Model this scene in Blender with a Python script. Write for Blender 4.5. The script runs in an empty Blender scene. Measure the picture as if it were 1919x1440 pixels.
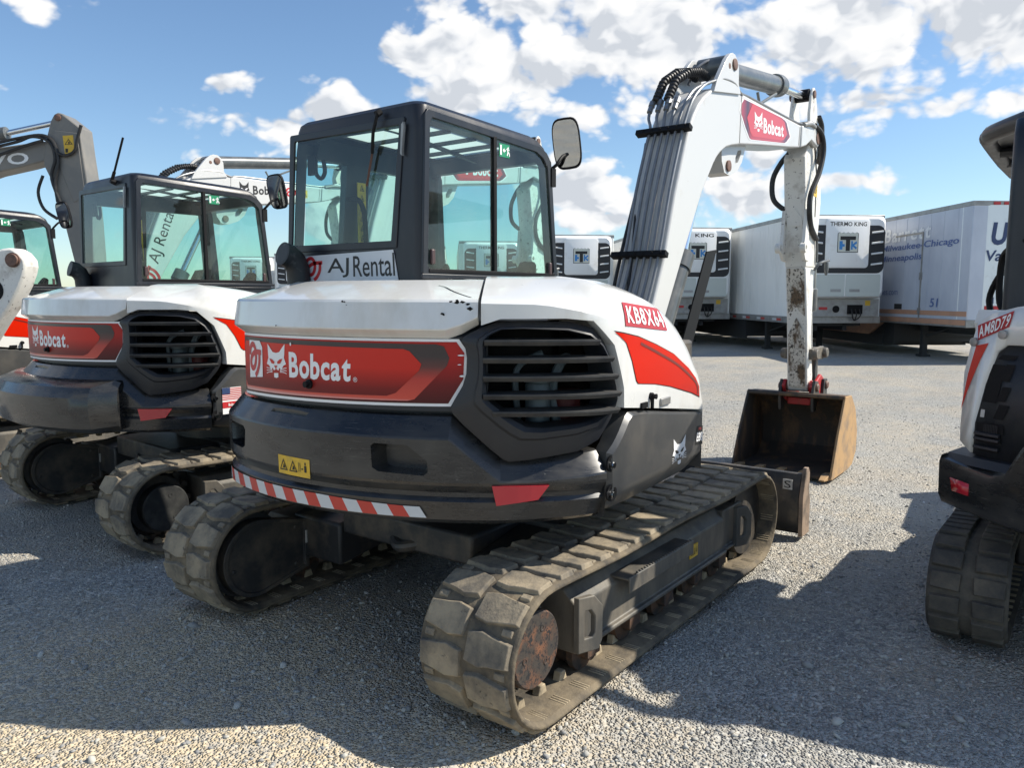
import bpy, bmesh, math, random
import numpy as np
from mathutils import Vector, Matrix
random.seed(7); np.random.seed(7)
R_ = math.radians
SC = bpy.context.scene
COL = SC.collection

# ------------------------------------------------------------------ camera, sky, sun, exposure
CAM_POS = (-3.5184, -2.7284, 1.6621)
cam_d = bpy.data.cameras.new("camera"); cam = bpy.data.objects.new("camera", cam_d); COL.objects.link(cam)
cam.location = CAM_POS
_yaw, _pit = 0.6444, -0.1117
cam.rotation_euler = Vector((math.cos(_yaw)*math.cos(_pit), math.sin(_yaw)*math.cos(_pit), math.sin(_pit))).to_track_quat('-Z', 'Y').to_euler()
cam_d.sensor_fit = 'HORIZONTAL'; cam_d.sensor_width = 36.0
cam_d.lens = 36.0*1467.16/1919.0
cam_d.clip_start = 0.05; cam_d.clip_end = 3000
SC.camera = cam
SUN_VEC = Vector((0.66, -0.80, 1.0)).normalized()
sun_d = bpy.data.lights.new("sun", 'SUN'); sun = bpy.data.objects.new("sun", sun_d); COL.objects.link(sun)
sun_d.energy = 5.0; sun_d.angle = R_(0.55); sun_d.color = (1.0, 0.935, 0.82)
sun.rotation_euler = SUN_VEC.to_track_quat('Z', 'Y').to_euler(); sun.location = (6, -8, 12)
SC.view_settings.view_transform = 'Standard'; SC.view_settings.look = 'None'
SC.view_settings.gamma = 1.0; SC.view_settings.use_curve_mapping = False
SC.view_settings.exposure = 0.46
SC.render.engine = 'CYCLES'
SC.cycles.max_bounces = 10; SC.cycles.transparent_max_bounces = 24

world = bpy.data.worlds.new("World"); SC.world = world; world.use_nodes = True
def build_world():
    nt = world.node_tree; N = nt.nodes; L = nt.links; N.clear()
    out = N.new('ShaderNodeOutputWorld'); bg = N.new('ShaderNodeBackground')
    sky = N.new('ShaderNodeTexSky'); sky.sky_type = 'NISHITA'; sky.sun_disc = False
    sky.sun_elevation = math.asin(SUN_VEC.z); sky.sun_rotation = math.atan2(SUN_VEC.x, SUN_VEC.y)
    sky.altitude = 100; sky.air_density = 1.0; sky.dust_density = 0.3; sky.ozone_density = 1.6
    bg.inputs['Strength'].default_value = 0.1
    tc = N.new('ShaderNodeTexCoord')
    sep = N.new('ShaderNodeSeparateXYZ'); L.new(tc.outputs['Generated'], sep.inputs[0])
    def M(op, a, b=None, clamp=False):
        n = N.new('ShaderNodeMath'); n.operation = op; n.use_clamp = clamp
        for i, q in enumerate((a, b)):
            if q is None: continue
            if isinstance(q, (int, float)): n.inputs[i].default_value = q
            else: L.new(q, n.inputs[i])
        return n.outputs[0]
    az = M('MULTIPLY', M('ARCTAN2', sep.outputs['Y'], sep.outputs['X']), 57.29578)
    el = M('MULTIPLY', M('ARCSINE', sep.outputs['Z']), 57.29578)
    # warp az / el with noise so that the outlines billow
    def noise(scale, detail, rough, off=(0, 0, 0), zs=1.0):
        mp = N.new('ShaderNodeMapping'); mp.inputs['Location'].default_value = off; mp.inputs['Scale'].default_value = (1, 1, zs)
        L.new(tc.outputs['Generated'], mp.inputs[0])
        n = N.new('ShaderNodeTexNoise'); n.inputs['Scale'].default_value = scale; n.inputs['Detail'].default_value = detail
        n.inputs['Roughness'].default_value = rough; L.new(mp.outputs[0], n.inputs['Vector']); return n.outputs['Fac']
    n1 = noise(7.0, 5, 0.60, (3.1, 1.7, 0.4), 1.9)
    n2 = noise(24.0, 5, 0.6, (0.3, 5.7, 2.4), 1.5)
    # (azimuth, elevation, half width az, half height el, weight): the cloud banks of the view, then banks round the rest of the sky
    banks = [(28, 17.6, 11, 4.2, 1.22), (15, 17.6, 12, 4.6, 1.25), (4, 16.5, 10, 4.6, 1.2), (36, 15.6, 6, 2.8, 1.1), (20, 24, 26, 5, 1.15), (40, 17.4, 5, 2.0, 1.05), (36, 19.5, 5, 2, 1.0), (33, 12.8, 6, 1.6, 1.0),
             (49, 12.3, 2.6, 1.6, 1.0), (53, 11.4, 4.2, 1.1, 1.0), (44.5, 16.6, 2.2, 1.9, 1.0), (41, 13.6, 3.6, 1.6, 1.0), (41.5, 19.6, 3.0, 1.9, .9),
             (14, 12.4, 8, 1.1, .85), (6, 11.6, 9, 1.2, 1.05),
             (32.5, 7.0, 4.0, 2.1, 1.05), (21.5, 7.2, 3.2, 2.4, 1.1), (28, 5.4, 6.0, .9, .85), (19.5, 9.2, 1.6, 1.4, .85), (14.5, 7.6, 2.8, .9, .95), (4.2, 8.2, 2.3, .85, 1.1), (16, 4.2, 4, .5, .55), (31, 8.8, 1.2, .7, .5),
             (56.5, 13.9, 2.0, .8, .72), (68.3, 17.6, 3.4, 1.3, 1.0), (70, 19.5, 2.2, 1.2, 1.0), (71, 11, 1.8, 1.4, .9), (66, 8.5, 2.8, .7, .9), (50, 5.2, 2.4, 2.0, 1.0), (57, 4.4, 1.5, 1.0, .9), (69.5, 24, 2.5, .8, .9), (60.5, 7.2, 1.0, .4, .6),
             (110, 22, 22, 9, .9), (165, 18, 26, 9, .95), (225, 25, 24, 11, .9), (-40, 20, 16, 7, .9), (-95, 30, 14, 8, .7), (80, 45, 16, 8, .7), (200, 55, 30, 12, .7)]
    field = None
    for a, e, wa, we, w in banks:
        d = M('ABSOLUTE', M('SUBTRACT', az, float(a)))
        d = M('MINIMUM', d, M('SUBTRACT', 360.0, d))
        x = M('POWER', M('DIVIDE', d, float(wa)), 2.0)
        y = M('POWER', M('ABSOLUTE', M('DIVIDE', M('SUBTRACT', el, float(e)), float(we))), 2.0)
        g = M('MULTIPLY', M('EXPONENT', M('MULTIPLY', M('ADD', x, y), -0.9)), w)
        field = g if field is None else M('MAXIMUM', field, g)
    wn = N.new('ShaderNodeTexNoise'); wn.inputs['Scale'].default_value = 10; wn.inputs['Detail'].default_value = 3; L.new(tc.outputs['Generated'], wn.inputs['Vector'])
    wm = N.new('ShaderNodeVectorMath'); wm.operation = 'MULTIPLY_ADD'; L.new(wn.outputs['Color'], wm.inputs[0]); wm.inputs[1].default_value = (.07, .07, .07); L.new(tc.outputs['Generated'], wm.inputs[2])
    def billow(scale, off, zs=1.5):
        mp = N.new('ShaderNodeMapping'); mp.inputs['Location'].default_value = off; mp.inputs['Scale'].default_value = (1, 1, zs); L.new(wm.outputs[0], mp.inputs[0])
        v = N.new('ShaderNodeTexVoronoi'); v.feature = 'F1'; v.inputs['Scale'].default_value = scale; v.inputs['Detail'].default_value = 2; v.inputs['Roughness'].default_value = .5; v.inputs['Lacunarity'].default_value = 2.4; L.new(mp.outputs[0], v.inputs['Vector']); return v.outputs['Distance']
    sv = SUN_VEC; o0 = Vector((2.0, 1.0, .5)); o1 = o0+Vector((sv.x, sv.y, sv.z*1.5))*.022
    b0, b1 = billow(13.0, o0), billow(13.0, o1)
    edge = M('ADD', M('MULTIPLY', M('SUBTRACT', n1, 0.5), 1.7), M('ADD', M('MULTIPLY', M('SUBTRACT', n2, 0.5), 0.45), M('MULTIPLY', M('SUBTRACT', 0.62, b0), 0.95)))
    dens = M('SUBTRACT', M('ADD', field, edge), M('MULTIPLY', M('LESS_THAN', el, 1.0), 3.0))
    mr = N.new('ShaderNodeMapRange'); mr.interpolation_type = 'SMOOTHSTEP'
    mr.inputs['From Min'].default_value = 0.20; mr.inputs['From Max'].default_value = 0.56; L.new(dens, mr.inputs['Value'])
    # lit crests and greyer hollows and thick middles
    lit = M('MULTIPLY', M('SUBTRACT', b1, b0), 1.5)
    n4 = noise(9.0, 3, 0.55, (7.3, 0.7, 3.4), 2.4)
    ramp = N.new('ShaderNodeValToRGB'); L.new(M('SUBTRACT', M('ADD', M('MULTIPLY', dens, 0.42), M('MULTIPLY', n4, 0.75)), lit), ramp.inputs[0])
    ramp.color_ramp.elements[0].position = .35; ramp.color_ramp.elements[0].color = (1.0, 1.0, .995, 1)
    ramp.color_ramp.elements[1].position = 1.0; ramp.color_ramp.elements[1].color = (.64, .68, .74, 1)
    e2 = ramp.color_ramp.elements.new(.68); e2.color = (.88, .90, .93, 1)
    cm = N.new('ShaderNodeMixRGB'); cm.blend_type = 'MULTIPLY'; cm.inputs['Fac'].default_value = 1; L.new(ramp.outputs[0], cm.inputs['Color1']); cm.inputs['Color2'].default_value = (7.4, 7.4, 7.4, 1)
    mix = N.new('ShaderNodeMixRGB'); L.new(mr.outputs[0], mix.inputs['Fac'])
    tint = N.new('ShaderNodeMixRGB'); tint.blend_type = 'MULTIPLY'; tint.inputs['Fac'].default_value = 1.0
    L.new(sky.outputs[0], tint.inputs['Color1']); tint.inputs['Color2'].default_value = (0.92, 1.04, 1.13, 1)
    L.new(tint.outputs[0], mix.inputs['Color1']); L.new(cm.outputs[0], mix.inputs['Color2'])
    L.new(mix.outputs[0], bg.inputs['Color']); L.new(bg.outputs[0], out.inputs['Surface'])
build_world()

# ------------------------------------------------------------------ materials
MATS = {}
def mat(name, col, rough=.5, metal=0.0, var=None, vs=6.0, vlo=.45, vhi=.7, stretch=(1, 1, 1), bump=0.0, bscale=40.0, coat=0.0, rvar=0.0, spec=.5, ramp=None, speck=None, scr=None):
    """principled + optional second colour mixed by noise (dirt, dust, wear), optional colour ramp along a local axis for printed gradients"""
    if name in MATS: return MATS[name]
    m = bpy.data.materials.new(name); m.use_nodes = True; nt = m.node_tree; N = nt.nodes; L = nt.links
    b = N['Principled BSDF']; b.inputs['Roughness'].default_value = rough; b.inputs['Metallic'].default_value = metal
    b.inputs['Specular IOR Level'].default_value = spec
    b.inputs['Coat Weight'].default_value = coat; b.inputs['Coat Roughness'].default_value = .08
    tc = N.new('ShaderNodeTexCoord'); src = None
    rgb = N.new('ShaderNodeRGB'); rgb.outputs[0].default_value = (*col, 1); src = rgb.outputs[0]
    if ramp:
        axis, stops = ramp
        sp = N.new('ShaderNodeSeparateXYZ'); L.new(tc.outputs['Object'], sp.inputs[0])
        mr = N.new('ShaderNodeMapRange'); mr.inputs['From Min'].default_value = stops[0][0]; mr.inputs['From Max'].default_value = stops[-1][0]
        L.new(sp.outputs[axis], mr.inputs[0]); cr = N.new('ShaderNodeValToRGB'); L.new(mr.outputs[0], cr.inputs[0])
        a, z = stops[0][0], stops[-1][0]; els = cr.color_ramp.elements
        els[0].color = (*stops[0][1], 1); els[1].color = (*stops[-1][1], 1)
        for p, c in stops[1:-1]:
            e = els.new((p-a)/(z-a)); e.color = (*c, 1)
        src = cr.outputs[0]
    def noise(scale, detail=8, rgh=.6, st=(1, 1, 1)):
        mp = N.new('ShaderNodeMapping'); mp.inputs['Scale'].default_value = st; L.new(tc.outputs['Object'], mp.inputs[0])
        n = N.new('ShaderNodeTexNoise'); n.inputs['Scale'].default_value = scale; n.inputs['Detail'].default_value = detail; n.inputs['Roughness'].default_value = rgh
        L.new(mp.outputs[0], n.inputs['Vector']); return n.outputs['Fac']
    def mapr(v, lo, hi, a=0., bb=1.):
        mr = N.new('ShaderNodeMapRange'); mr.inputs['From Min'].default_value = lo; mr.inputs['From Max'].default_value = hi
        mr.inputs['To Min'].default_value = a; mr.inputs['To Max'].default_value = bb; L.new(v, mr.inputs[0]); return mr.outputs[0]
    nf = None
    if var is not None:
        nf = noise(vs, 9, .65, stretch); f = mapr(nf, vlo, vhi)
        mx = N.new('ShaderNodeMixRGB'); L.new(f, mx.inputs['Fac']); L.new(src, mx.inputs['Color1']); mx.inputs['Color2'].default_value = (*var, 1); src = mx.outputs[0]
    if speck is not None:
        c2, sc, lo, hi = speck
        f = mapr(noise(sc, 6, .7), lo, hi); mx = N.new('ShaderNodeMixRGB'); L.new(f, mx.inputs['Fac']); L.new(src, mx.inputs['Color1']); mx.inputs['Color2'].default_value = (*c2, 1); src = mx.outputs[0]
    if scr is not None:
        c2, sc, lo, hi, st = scr
        f = mapr(noise(sc, 4, .7, st), lo, hi, 0, .6); mx = N.new('ShaderNodeMixRGB'); L.new(f, mx.inputs['Fac']); L.new(src, mx.inputs['Color1']); mx.inputs['Color2'].default_value = (*c2, 1); src = mx.outputs[0]
    L.new(src, b.inputs['Base Color'])
    if rvar: L.new(mapr(nf if nf else noise(vs), .3, .7, max(0.03, rough-rvar), min(1, rough+rvar)), b.inputs['Roughness'])
    if bump:
        bp = N.new('ShaderNodeBump'); bp.inputs['Strength'].default_value = bump; bp.inputs['Distance'].default_value = .01
        L.new(noise(bscale, 6, .6), bp.inputs['Height']); L.new(bp.outputs[0], b.inputs['Normal'])
    MATS[name] = m; return m

def glass_mat(name, tint, refl=.9, alpha_dark=None):
    m = bpy.data.materials.new(name); m.use_nodes = True; nt = m.node_tree; N = nt.nodes; L = nt.links; N.clear()
    out = N.new('ShaderNodeOutputMaterial'); tr = N.new('ShaderNodeBsdfTransparent'); tr.inputs[0].default_value = (*tint, 1)
    gl = N.new('ShaderNodeBsdfGlossy'); gl.inputs['Roughness'].default_value = .015; gl.inputs[0].default_value = (refl, refl, refl, 1)
    fr = N.new('ShaderNodeFresnel'); fr.inputs['IOR'].default_value = 1.52
    mx = N.new('ShaderNodeMixShader'); L.new(fr.outputs[0], mx.inputs[0]); L.new(tr.outputs[0], mx.inputs[1]); L.new(gl.outputs[0], mx.inputs[2])
    # a film of dust that scatters a little light
    df = N.new('ShaderNodeBsdfDiffuse'); df.inputs[0].default_value = (.5, .52, .5, 1)
    tc = N.new('ShaderNodeTexCoord'); nz = N.new('ShaderNodeTexNoise'); nz.inputs['Scale'].default_value = 5; nz.inputs['Detail'].default_value = 9; L.new(tc.outputs['Object'], nz.inputs['Vector'])
    mr = N.new('ShaderNodeMapRange'); mr.inputs['From Min'].default_value = .4; mr.inputs['From Max'].default_value = .75; mr.inputs['To Min'].default_value = .01; mr.inputs['To Max'].default_value = .07; L.new(nz.outputs[0], mr.inputs[0])
    m2 = N.new('ShaderNodeMixShader'); L.new(mr.outputs[0], m2.inputs[0]); L.new(mx.outputs[0], m2.inputs[1]); L.new(df.outputs[0], m2.inputs[2])
    L.new(m2.outputs[0], out.inputs['Surface']); MATS[name] = m; return m

WHITE = mat('white_paint', (.70, .70, .68), .33, var=(.47, .44, .37), vs=3.0, vlo=.50, vhi=.86, stretch=(1, 1, .45), coat=.9, rvar=.10, bump=.03, bscale=260, speck=((.10, .07, .05), 60, .73, .78))
BOOMW = mat('boom_white_paint', (.57, .57, .56), .40, var=(.42, .37, .30), vs=5, vlo=.60, vhi=.95, coat=.2, speck=((.12, .07, .04), 34, .70, .74))
ARMW = mat('worn_arm_paint', (.74, .72, .67), .45, var=(.20, .14, .09), vs=5, vlo=.55, vhi=.85, speck=((.06, .045, .035), 26, .60, .66), bump=.15)
def arm_dirty():
    m = mat('mud_scraped_arm_paint', (.62, .58, .51), .6, var=(.13, .085, .05), vs=9, vlo=.47, vhi=.56, stretch=(1, 1, .5), speck=((.035, .028, .022), 40, .52, .60), bump=.4); return m
ARMD = arm_dirty()
PLAST = mat('dark_plastic', (.015, .017, .022), .50, var=(.036, .036, .035), vs=5, vlo=.45, vhi=.85, rvar=.08, bump=.05, bscale=300)
LOUVD = mat('dusty_louvre_plastic', (.022, .024, .028), .6, var=(.075, .072, .066), vs=7, vlo=.35, vhi=.75)
CWM = mat('black_counterweight_paint', (.014, .015, .017), .30, var=(.052, .049, .044), vs=3.0, vlo=.42, vhi=.72, stretch=(1, 1, 2.6), rvar=.16, coat=.25, speck=((.17, .16, .14), 40, .66, .74), scr=((.13, .125, .115), 9, .60, .72, (1.2, 1.2, 22)))
DOORM = mat('charcoal_panel_paint', (.050, .052, .054), .38, var=(.095, .088, .078), vs=4, vlo=.45, vhi=.8, rvar=.1, coat=.15)
CABM = mat('cab_black_paint', (.009, .011, .017), .38, var=(.034, .036, .040), vs=7, vlo=.48, vhi=.85, stretch=(1, 1, .3), rvar=.08, bump=.06, bscale=220)
INTER = mat('cab_lining', (.055, .065, .07), .7, var=(.04, .045, .05))
SEATM = mat('seat_fabric', (.018, .019, .021), .85, var=(.035, .035, .037), vs=25)
BLACK = mat('matt_black', (.007, .007, .008), .6, spec=.2)
HOSE = mat('black_hose_rubber', (.013, .013, .014), .5, var=(.05, .045, .04), vs=20, vlo=.5, vhi=.8)
CHROME = mat('chrome_rod', (.72, .75, .78), .14, 1.0)
PIPEM = mat('zinc_pipe', (.22, .23, .24), .36, .7, var=(.30, .29, .28), vs=12)
CYLM = mat('grey_cylinder_paint', (.085, .095, .10), .35, var=(.20, .20, .19), vs=8, vlo=.45, vhi=.85, coat=.2)
STEELD = mat('dark_frame_steel', (.030, .030, .031), .5, var=(.15, .12, .085), vs=5, vlo=.46, vhi=.78, bump=.1)
FRAMEM = mat('dusty_side_frame', (.075, .072, .066), .55, var=(.25, .215, .165), vs=4, vlo=.40, vhi=.74, stretch=(1, 1, .35), bump=.12)
RUST = mat('rusty_steel', (.11, .060, .035), .8, var=(.035, .030, .027), vs=14, vlo=.40, vhi=.60, bump=.3)
DISC = mat('rust_spotted_black_disc', (.05, .042, .036), .65, var=(.23, .095, .045), vs=15, vlo=.47, vhi=.66, bump=.25, speck=((.02, .02, .022), 60, .50, .56))
PINM = mat('brown_pin_steel', (.17, .09, .065), .6, var=(.07, .045, .035), vs=30)
RUBBER = mat('dusty_track_rubber', (.112, .102, .088), .85, var=(.34, .28, .195), vs=6, vlo=.34, vhi=.62, bump=.6, bscale=28, speck=((.05, .046, .042), 22, .62, .70), spec=.25)
BELT_SHADE = mat('groove_shaded_belt_rubber', (.070, .062, .052), .85, var=(.21, .17, .115), vs=6, vlo=.36, vhi=.62, bump=.6, bscale=28, spec=.25)  # darker than the lugs: shadow in the tread grooves put into the belt colour
TRACKIN = mat('dusty_track_inside', (.42, .345, .235), .9, var=(.16, .135, .10), vs=9, vlo=.45, vhi=.7, bump=.2, spec=.2)
REDST = mat('red_print', (.58, .035, .018), .3, coat=.4)
RED_D = mat('red_print_gradient', (.5, .03, .02), .38, ramp=('Z', [(1.22, (.055, .008, .008)), (1.30, (.20, .012, .010)), (1.38, (.58, .026, .014)), (1.50, (.60, .030, .016))]), var=(.30, .10, .08), vs=1.6, vlo=.60, vhi=1.0, stretch=(1, 1, .3), spec=.3)
RED_O = mat('red_outer_print', (.3, .02, .015), .38, ramp=('Z', [(1.22, (.035, .006, .006)), (1.32, (.15, .010, .010)), (1.42, (.42, .016, .012)), (1.50, (.40, .018, .012))]), spec=.3)
RED_K = mat('dark_ring_print', (.05, .01, .01), .38, ramp=('Z', [(1.235, (.75, .62, .58)), (1.262, (.62, .06, .03)), (1.34, (.48, .028, .016)), (1.39, (.10, .02, .016)), (1.43, (.03, .016, .016)), (1.5, (.03, .016, .016))]), coat=.3)
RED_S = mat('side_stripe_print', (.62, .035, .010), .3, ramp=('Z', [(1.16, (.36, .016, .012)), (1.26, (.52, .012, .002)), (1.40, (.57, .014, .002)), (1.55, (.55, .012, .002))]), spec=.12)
REDTAG = mat('red_sticker', (.40, .018, .022), .4)
REFLX = mat('red_reflector', (.50, .012, .025), .2, coat=.6)
TAPER = mat('red_reflective_tape', (.50, .045, .03), .35); TAPEW = mat('white_reflective_tape', (.55, .57, .58), .35)
YEL = mat('yellow_label', (.72, .45, .03), .45, var=(.5, .33, .05), vs=30)
INK = mat('black_ink', (.012, .012, .012), .5); WINK = mat('white_ink', (.80, .80, .80), .4)
NAVY = mat('navy_ink', (.035, .06, .15), .45); REDINK = mat('red_ink', (.50, .03, .035), .4); BLUEINK = mat('blue_ink', (.03, .22, .55), .45)
GREENS = mat('green_sign', (.01, .22, .10), .4); GREYL = mat('grey_label', (.52, .51, .48), .5, var=(.35, .34, .32), vs=25)
PLATE = mat('name_plate_white', (.62, .63, .64), .35, var=(.50, .50, .50), vs=3)
COUPR = mat('red_coupler_paint', (.42, .025, .028), .45, var=(.09, .05, .04), vs=9, vlo=.5, vhi=.75)
BUCKM = mat('bucket_steel', (.045, .038, .032), .6, var=(.20, .115, .055), vs=6, vlo=.5, vhi=.72, stretch=(1, 1, .35), bump=.2)
BUCKS = mat('tan_rusty_bucket_side', (.42, .26, .12), .75, var=(.22, .16, .11), vs=6, vlo=.45, vhi=.7, bump=.2)
GVOL = mat('grey_boom_paint', (.17, .165, .155), .5, var=(.24, .22, .19), vs=3, vlo=.45, vhi=.8)
GLASS = glass_mat('tinted_window_glass', (.66, .88, .84))
GLASSL = glass_mat('clear_hatch_glass', (.8, .85, .8))
def hatch_mat():
    m = bpy.data.materials.new('pale_hatch_plastic'); m.use_nodes = True; nt = m.node_tree; N = nt.nodes; b = N['Principled BSDF']; o = N['Material Output']
    b.inputs['Base Color'].default_value = (.6, .62, .6, 1); t = N.new('ShaderNodeBsdfTranslucent'); t.inputs[0].default_value = (.75, .78, .75, 1); mx = N.new('ShaderNodeMixShader'); mx.inputs[0].default_value = .7
    nt.links.new(b.outputs[0], mx.inputs[1]); nt.links.new(t.outputs[0], mx.inputs[2]); nt.links.new(mx.outputs[0], o.inputs[0]); return m
HATCH = hatch_mat()
MIRR = mat('mirror_glass', (.50, .52, .53), .02, 1.0)
LENS = mat('cast_filter_paint', (.16, .20, .23), .4)
GALV = mat('grey_rail_metal', (.34, .34, .33), .45, .5, var=(.22, .21, .2), vs=3)

# ------------------------------------------------------------------ mesh helpers
class MB:
    def __init__(s): s.v = []; s.f = []; s.m = []; s.mi = 0
    def add(s, vs, fs):
        o = len(s.v); s.v += [tuple(map(float, q)) for q in vs]
        for f in fs: s.f.append([o+i for i in f]); s.m.append(s.mi)
        return s
    def box(s, x0, x1, y0, y1, z0, z1):
        return s.add([(x, y, z) for x in (x0, x1) for y in (y0, y1) for z in (z0, z1)], [(0, 1, 3, 2), (4, 6, 7, 5), (0, 4, 5, 1), (2, 3, 7, 6), (0, 2, 6, 4), (1, 5, 7, 3)])
    def obox(s, c, ax, ay, az, hx, hy, hz):
        c = Vector(c); ax, ay, az = Vector(ax).normalized(), Vector(ay).normalized(), Vector(az).normalized()
        return s.add([c+ax*hx*i+ay*hy*j+az*hz*k for i in (-1, 1) for j in (-1, 1) for k in (-1, 1)], [(0, 1, 3, 2), (4, 6, 7, 5), (0, 4, 5, 1), (2, 3, 7, 6), (0, 2, 6, 4), (1, 5, 7, 3)])
    def prism(s, poly, fn, d0, d1):
        n = len(poly); vs = [fn(a, b, d0) for a, b in poly]+[fn(a, b, d1) for a, b in poly]
        return s.add(vs, [tuple(range(n))[::-1], tuple(range(n, 2*n))]+[(i, (i+1) % n, n+(i+1) % n, n+i) for i in range(n)])
    def loft(s, rings, closed=False, cap=False):
        n = len(rings[0]); vs = [q for r in rings for q in r]; fs = []
        for k in range(len(rings)-1):
            for i in range(n if closed else n-1): fs.append((k*n+i, k*n+(i+1) % n, (k+1)*n+(i+1) % n, (k+1)*n+i))
        if cap: fs += [tuple(range(n))[::-1], tuple(range((len(rings)-1)*n, len(rings)*n))]
        return s.add(vs, fs)
    def tube(s, pts, r, n=10, cap=True, spline=0):
        P = [Vector(p) for p in pts]
        if spline:
            Q = []
            for i in range(len(P)-1):
                a, b, c, d = P[max(i-1, 0)], P[i], P[i+1], P[min(i+2, len(P)-1)]
                for k in range(spline):
                    t = k/spline; Q.append(.5*((2*b)+(c-a)*t+(2*a-5*b+4*c-d)*t*t+(3*b-a-3*c+d)*t**3))
            Q.append(P[-1]); P = Q
        rr = r if isinstance(r, (list, tuple)) else [r]*len(P)
        T = [(P[min(i+1, len(P)-1)]-P[max(i-1, 0)]).normalized() for i in range(len(P))]
        u = T[0].orthogonal().normalized(); rings = []
        for i, p in enumerate(P):
            u = (u-T[i]*u.dot(T[i])); u = u.normalized() if u.length > 1e-6 else T[i].orthogonal().normalized(); w = T[i].cross(u)
            rings.append([p+(u*math.cos(a)+w*math.sin(a))*rr[i] for a in [2*math.pi*k/n for k in range(n)]])
        return s.loft(rings, closed=True, cap=cap)
    def cyl(s, a, b, r, n=20, r2=None): return s.tube([a, b], [r, r if r2 is None else r2], n)
    def lathe(s, a, d, prof, n=24):
        a = Vector(a); d = Vector(d).normalized(); u = d.orthogonal().normalized(); w = d.cross(u)
        return s.loft([[a+d*t+(u*math.cos(q)+w*math.sin(q))*max(r, 1e-4) for q in [2*math.pi*k/n for k in range(n)]] for t, r in prof], closed=True, cap=True)
    def build(s, name, mats, parent=None, smooth=32, bevel=0, seg=2, solid=0, fixn=True):
        me = bpy.data.meshes.new(name); me.from_pydata(s.v, [], s.f)
        for m in (mats if isinstance(mats, (list, tuple)) else [mats]): me.materials.append(m)
        me.polygons.foreach_set('material_index', s.m)
        if fixn:
            bm = bmesh.new(); bm.from_mesh(me); bmesh.ops.recalc_face_normals(bm, faces=bm.faces); bm.to_mesh(me); bm.free()
        if smooth:
            me.polygons.foreach_set('use_smooth', [True]*len(me.polygons)); me.set_sharp_from_angle(angle=R_(smooth))
        o = bpy.data.objects.new(name, me); COL.objects.link(o)
        if parent is not None: o.parent = parent
        if bevel:
            b = o.modifiers.new('bevel', 'BEVEL'); b.width = bevel; b.segments = seg; b.limit_method = 'ANGLE'; b.angle_limit = R_(30)
        if solid:
            b = o.modifiers.new('thickness', 'SOLIDIFY'); b.thickness = solid; b.offset = -1
        return o

def thing(name, label, cat, loc=(0, 0, 0), rz=0, group=None):
    o = bpy.data.objects.new(name, None); COL.objects.link(o); o.location = loc; o.rotation_euler = (0, 0, rz)
    o.empty_display_size = .3; o['label'] = label; o['category'] = cat
    if group: o['group'] = group
    return o
def copy_tree(o, parent=None, skip=()):
    c = o.copy(); COL.objects.link(c)
    if parent is not None: c.parent = parent
    for ch in list(o.children):
        if ch.get('_only') or ch.name.split('.')[0] in skip: continue
        copy_tree(ch, c, skip)
    return c
def bake(o):
    """apply modifiers into plain mesh data"""
    dg = bpy.context.evaluated_depsgraph_get(); me = bpy.data.meshes.new_from_object(o.evaluated_get(dg)); old = o.data
    o.modifiers.clear(); o.data = me; return o
def cut(o, cutters):
    for mb in cutters:
        c = mb.build('cutter', BLACK, None, smooth=0)
        b = o.modifiers.new('cut', 'BOOLEAN'); b.operation = 'DIFFERENCE'; b.solver = 'EXACT'; b.object = c
        bpy.context.view_layer.update(); bake(o); bpy.data.objects.remove(c)
    return o

_txt = {}
def text2d(s, bold=0.0):
    """outline mesh of a text, normalised to a unit box"""
    if (s, bold) in _txt: return _txt[(s, bold)]
    cu = bpy.data.curves.new('lettering', 'FONT'); cu.body = s; cu.size = 1; cu.offset = bold; cu.resolution_u = 3
    o = bpy.data.objects.new('lettering', cu); COL.objects.link(o); bpy.context.view_layer.update()
    me = bpy.data.meshes.new_from_object(o.evaluated_get(bpy.context.evaluated_depsgraph_get()))
    v = np.array([q.co[:2] for q in me.vertices]); f = [list(p.vertices) for p in me.polygons]
    lo, hi = v.min(0), v.max(0); asp = (hi-lo)[0]/(hi-lo)[1]; v = (v-lo)/(hi-lo)
    bpy.data.objects.remove(o); bpy.data.curves.remove(cu); bpy.data.meshes.remove(me)
    _txt[(s, bold)] = (v, f, asp); return _txt[(s, bold)]
def word2d(s, bold=0.0, gap=.07):
    """letters set one by one with an even gap, normalised to a unit box"""
    V, F, x = [], [], 0.0
    for ch in s:
        if ch == ' ': x += .30; continue
        k = ('raw', ch, bold)
        if k not in _txt:
            cu = bpy.data.curves.new('lettering', 'FONT'); cu.body = ch; cu.size = 1; cu.offset = bold; cu.resolution_u = 3
            o = bpy.data.objects.new('lettering', cu); COL.objects.link(o); bpy.context.view_layer.update()
            me = bpy.data.meshes.new_from_object(o.evaluated_get(bpy.context.evaluated_depsgraph_get()))
            _txt[k] = (np.array([q.co[:2] for q in me.vertices]), [list(p.vertices) for p in me.polygons]); bpy.data.objects.remove(o); bpy.data.curves.remove(cu); bpy.data.meshes.remove(me)
        v, f = _txt[k]; o = sum(len(q) for q in V); v = v-np.array([v[:, 0].min()-x, 0]); V.append(v); F += [[o+i for i in q] for q in f]; x = v[:, 0].max()+gap
    v = np.concatenate(V); lo, hi = v.min(0), v.max(0); return (v-lo)/(hi-lo), F, 1
def put_word(mb, s, corners, fn=None, bold=0.0, gap=.07):
    v, f, _ = word2d(s, bold, gap); mb.add([(fn(*quad(corners, a, b)) if fn else quad(corners, a, b)) for a, b in v], f)
def quad(c, u, v):   # corners: bl, br, tr, tl (tuples of any dimension)
    a, b, d, e = [np.array(q, float) for q in c]
    return a*(1-u)*(1-v)+b*u*(1-v)+d*u*v+e*(1-u)*v
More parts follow.
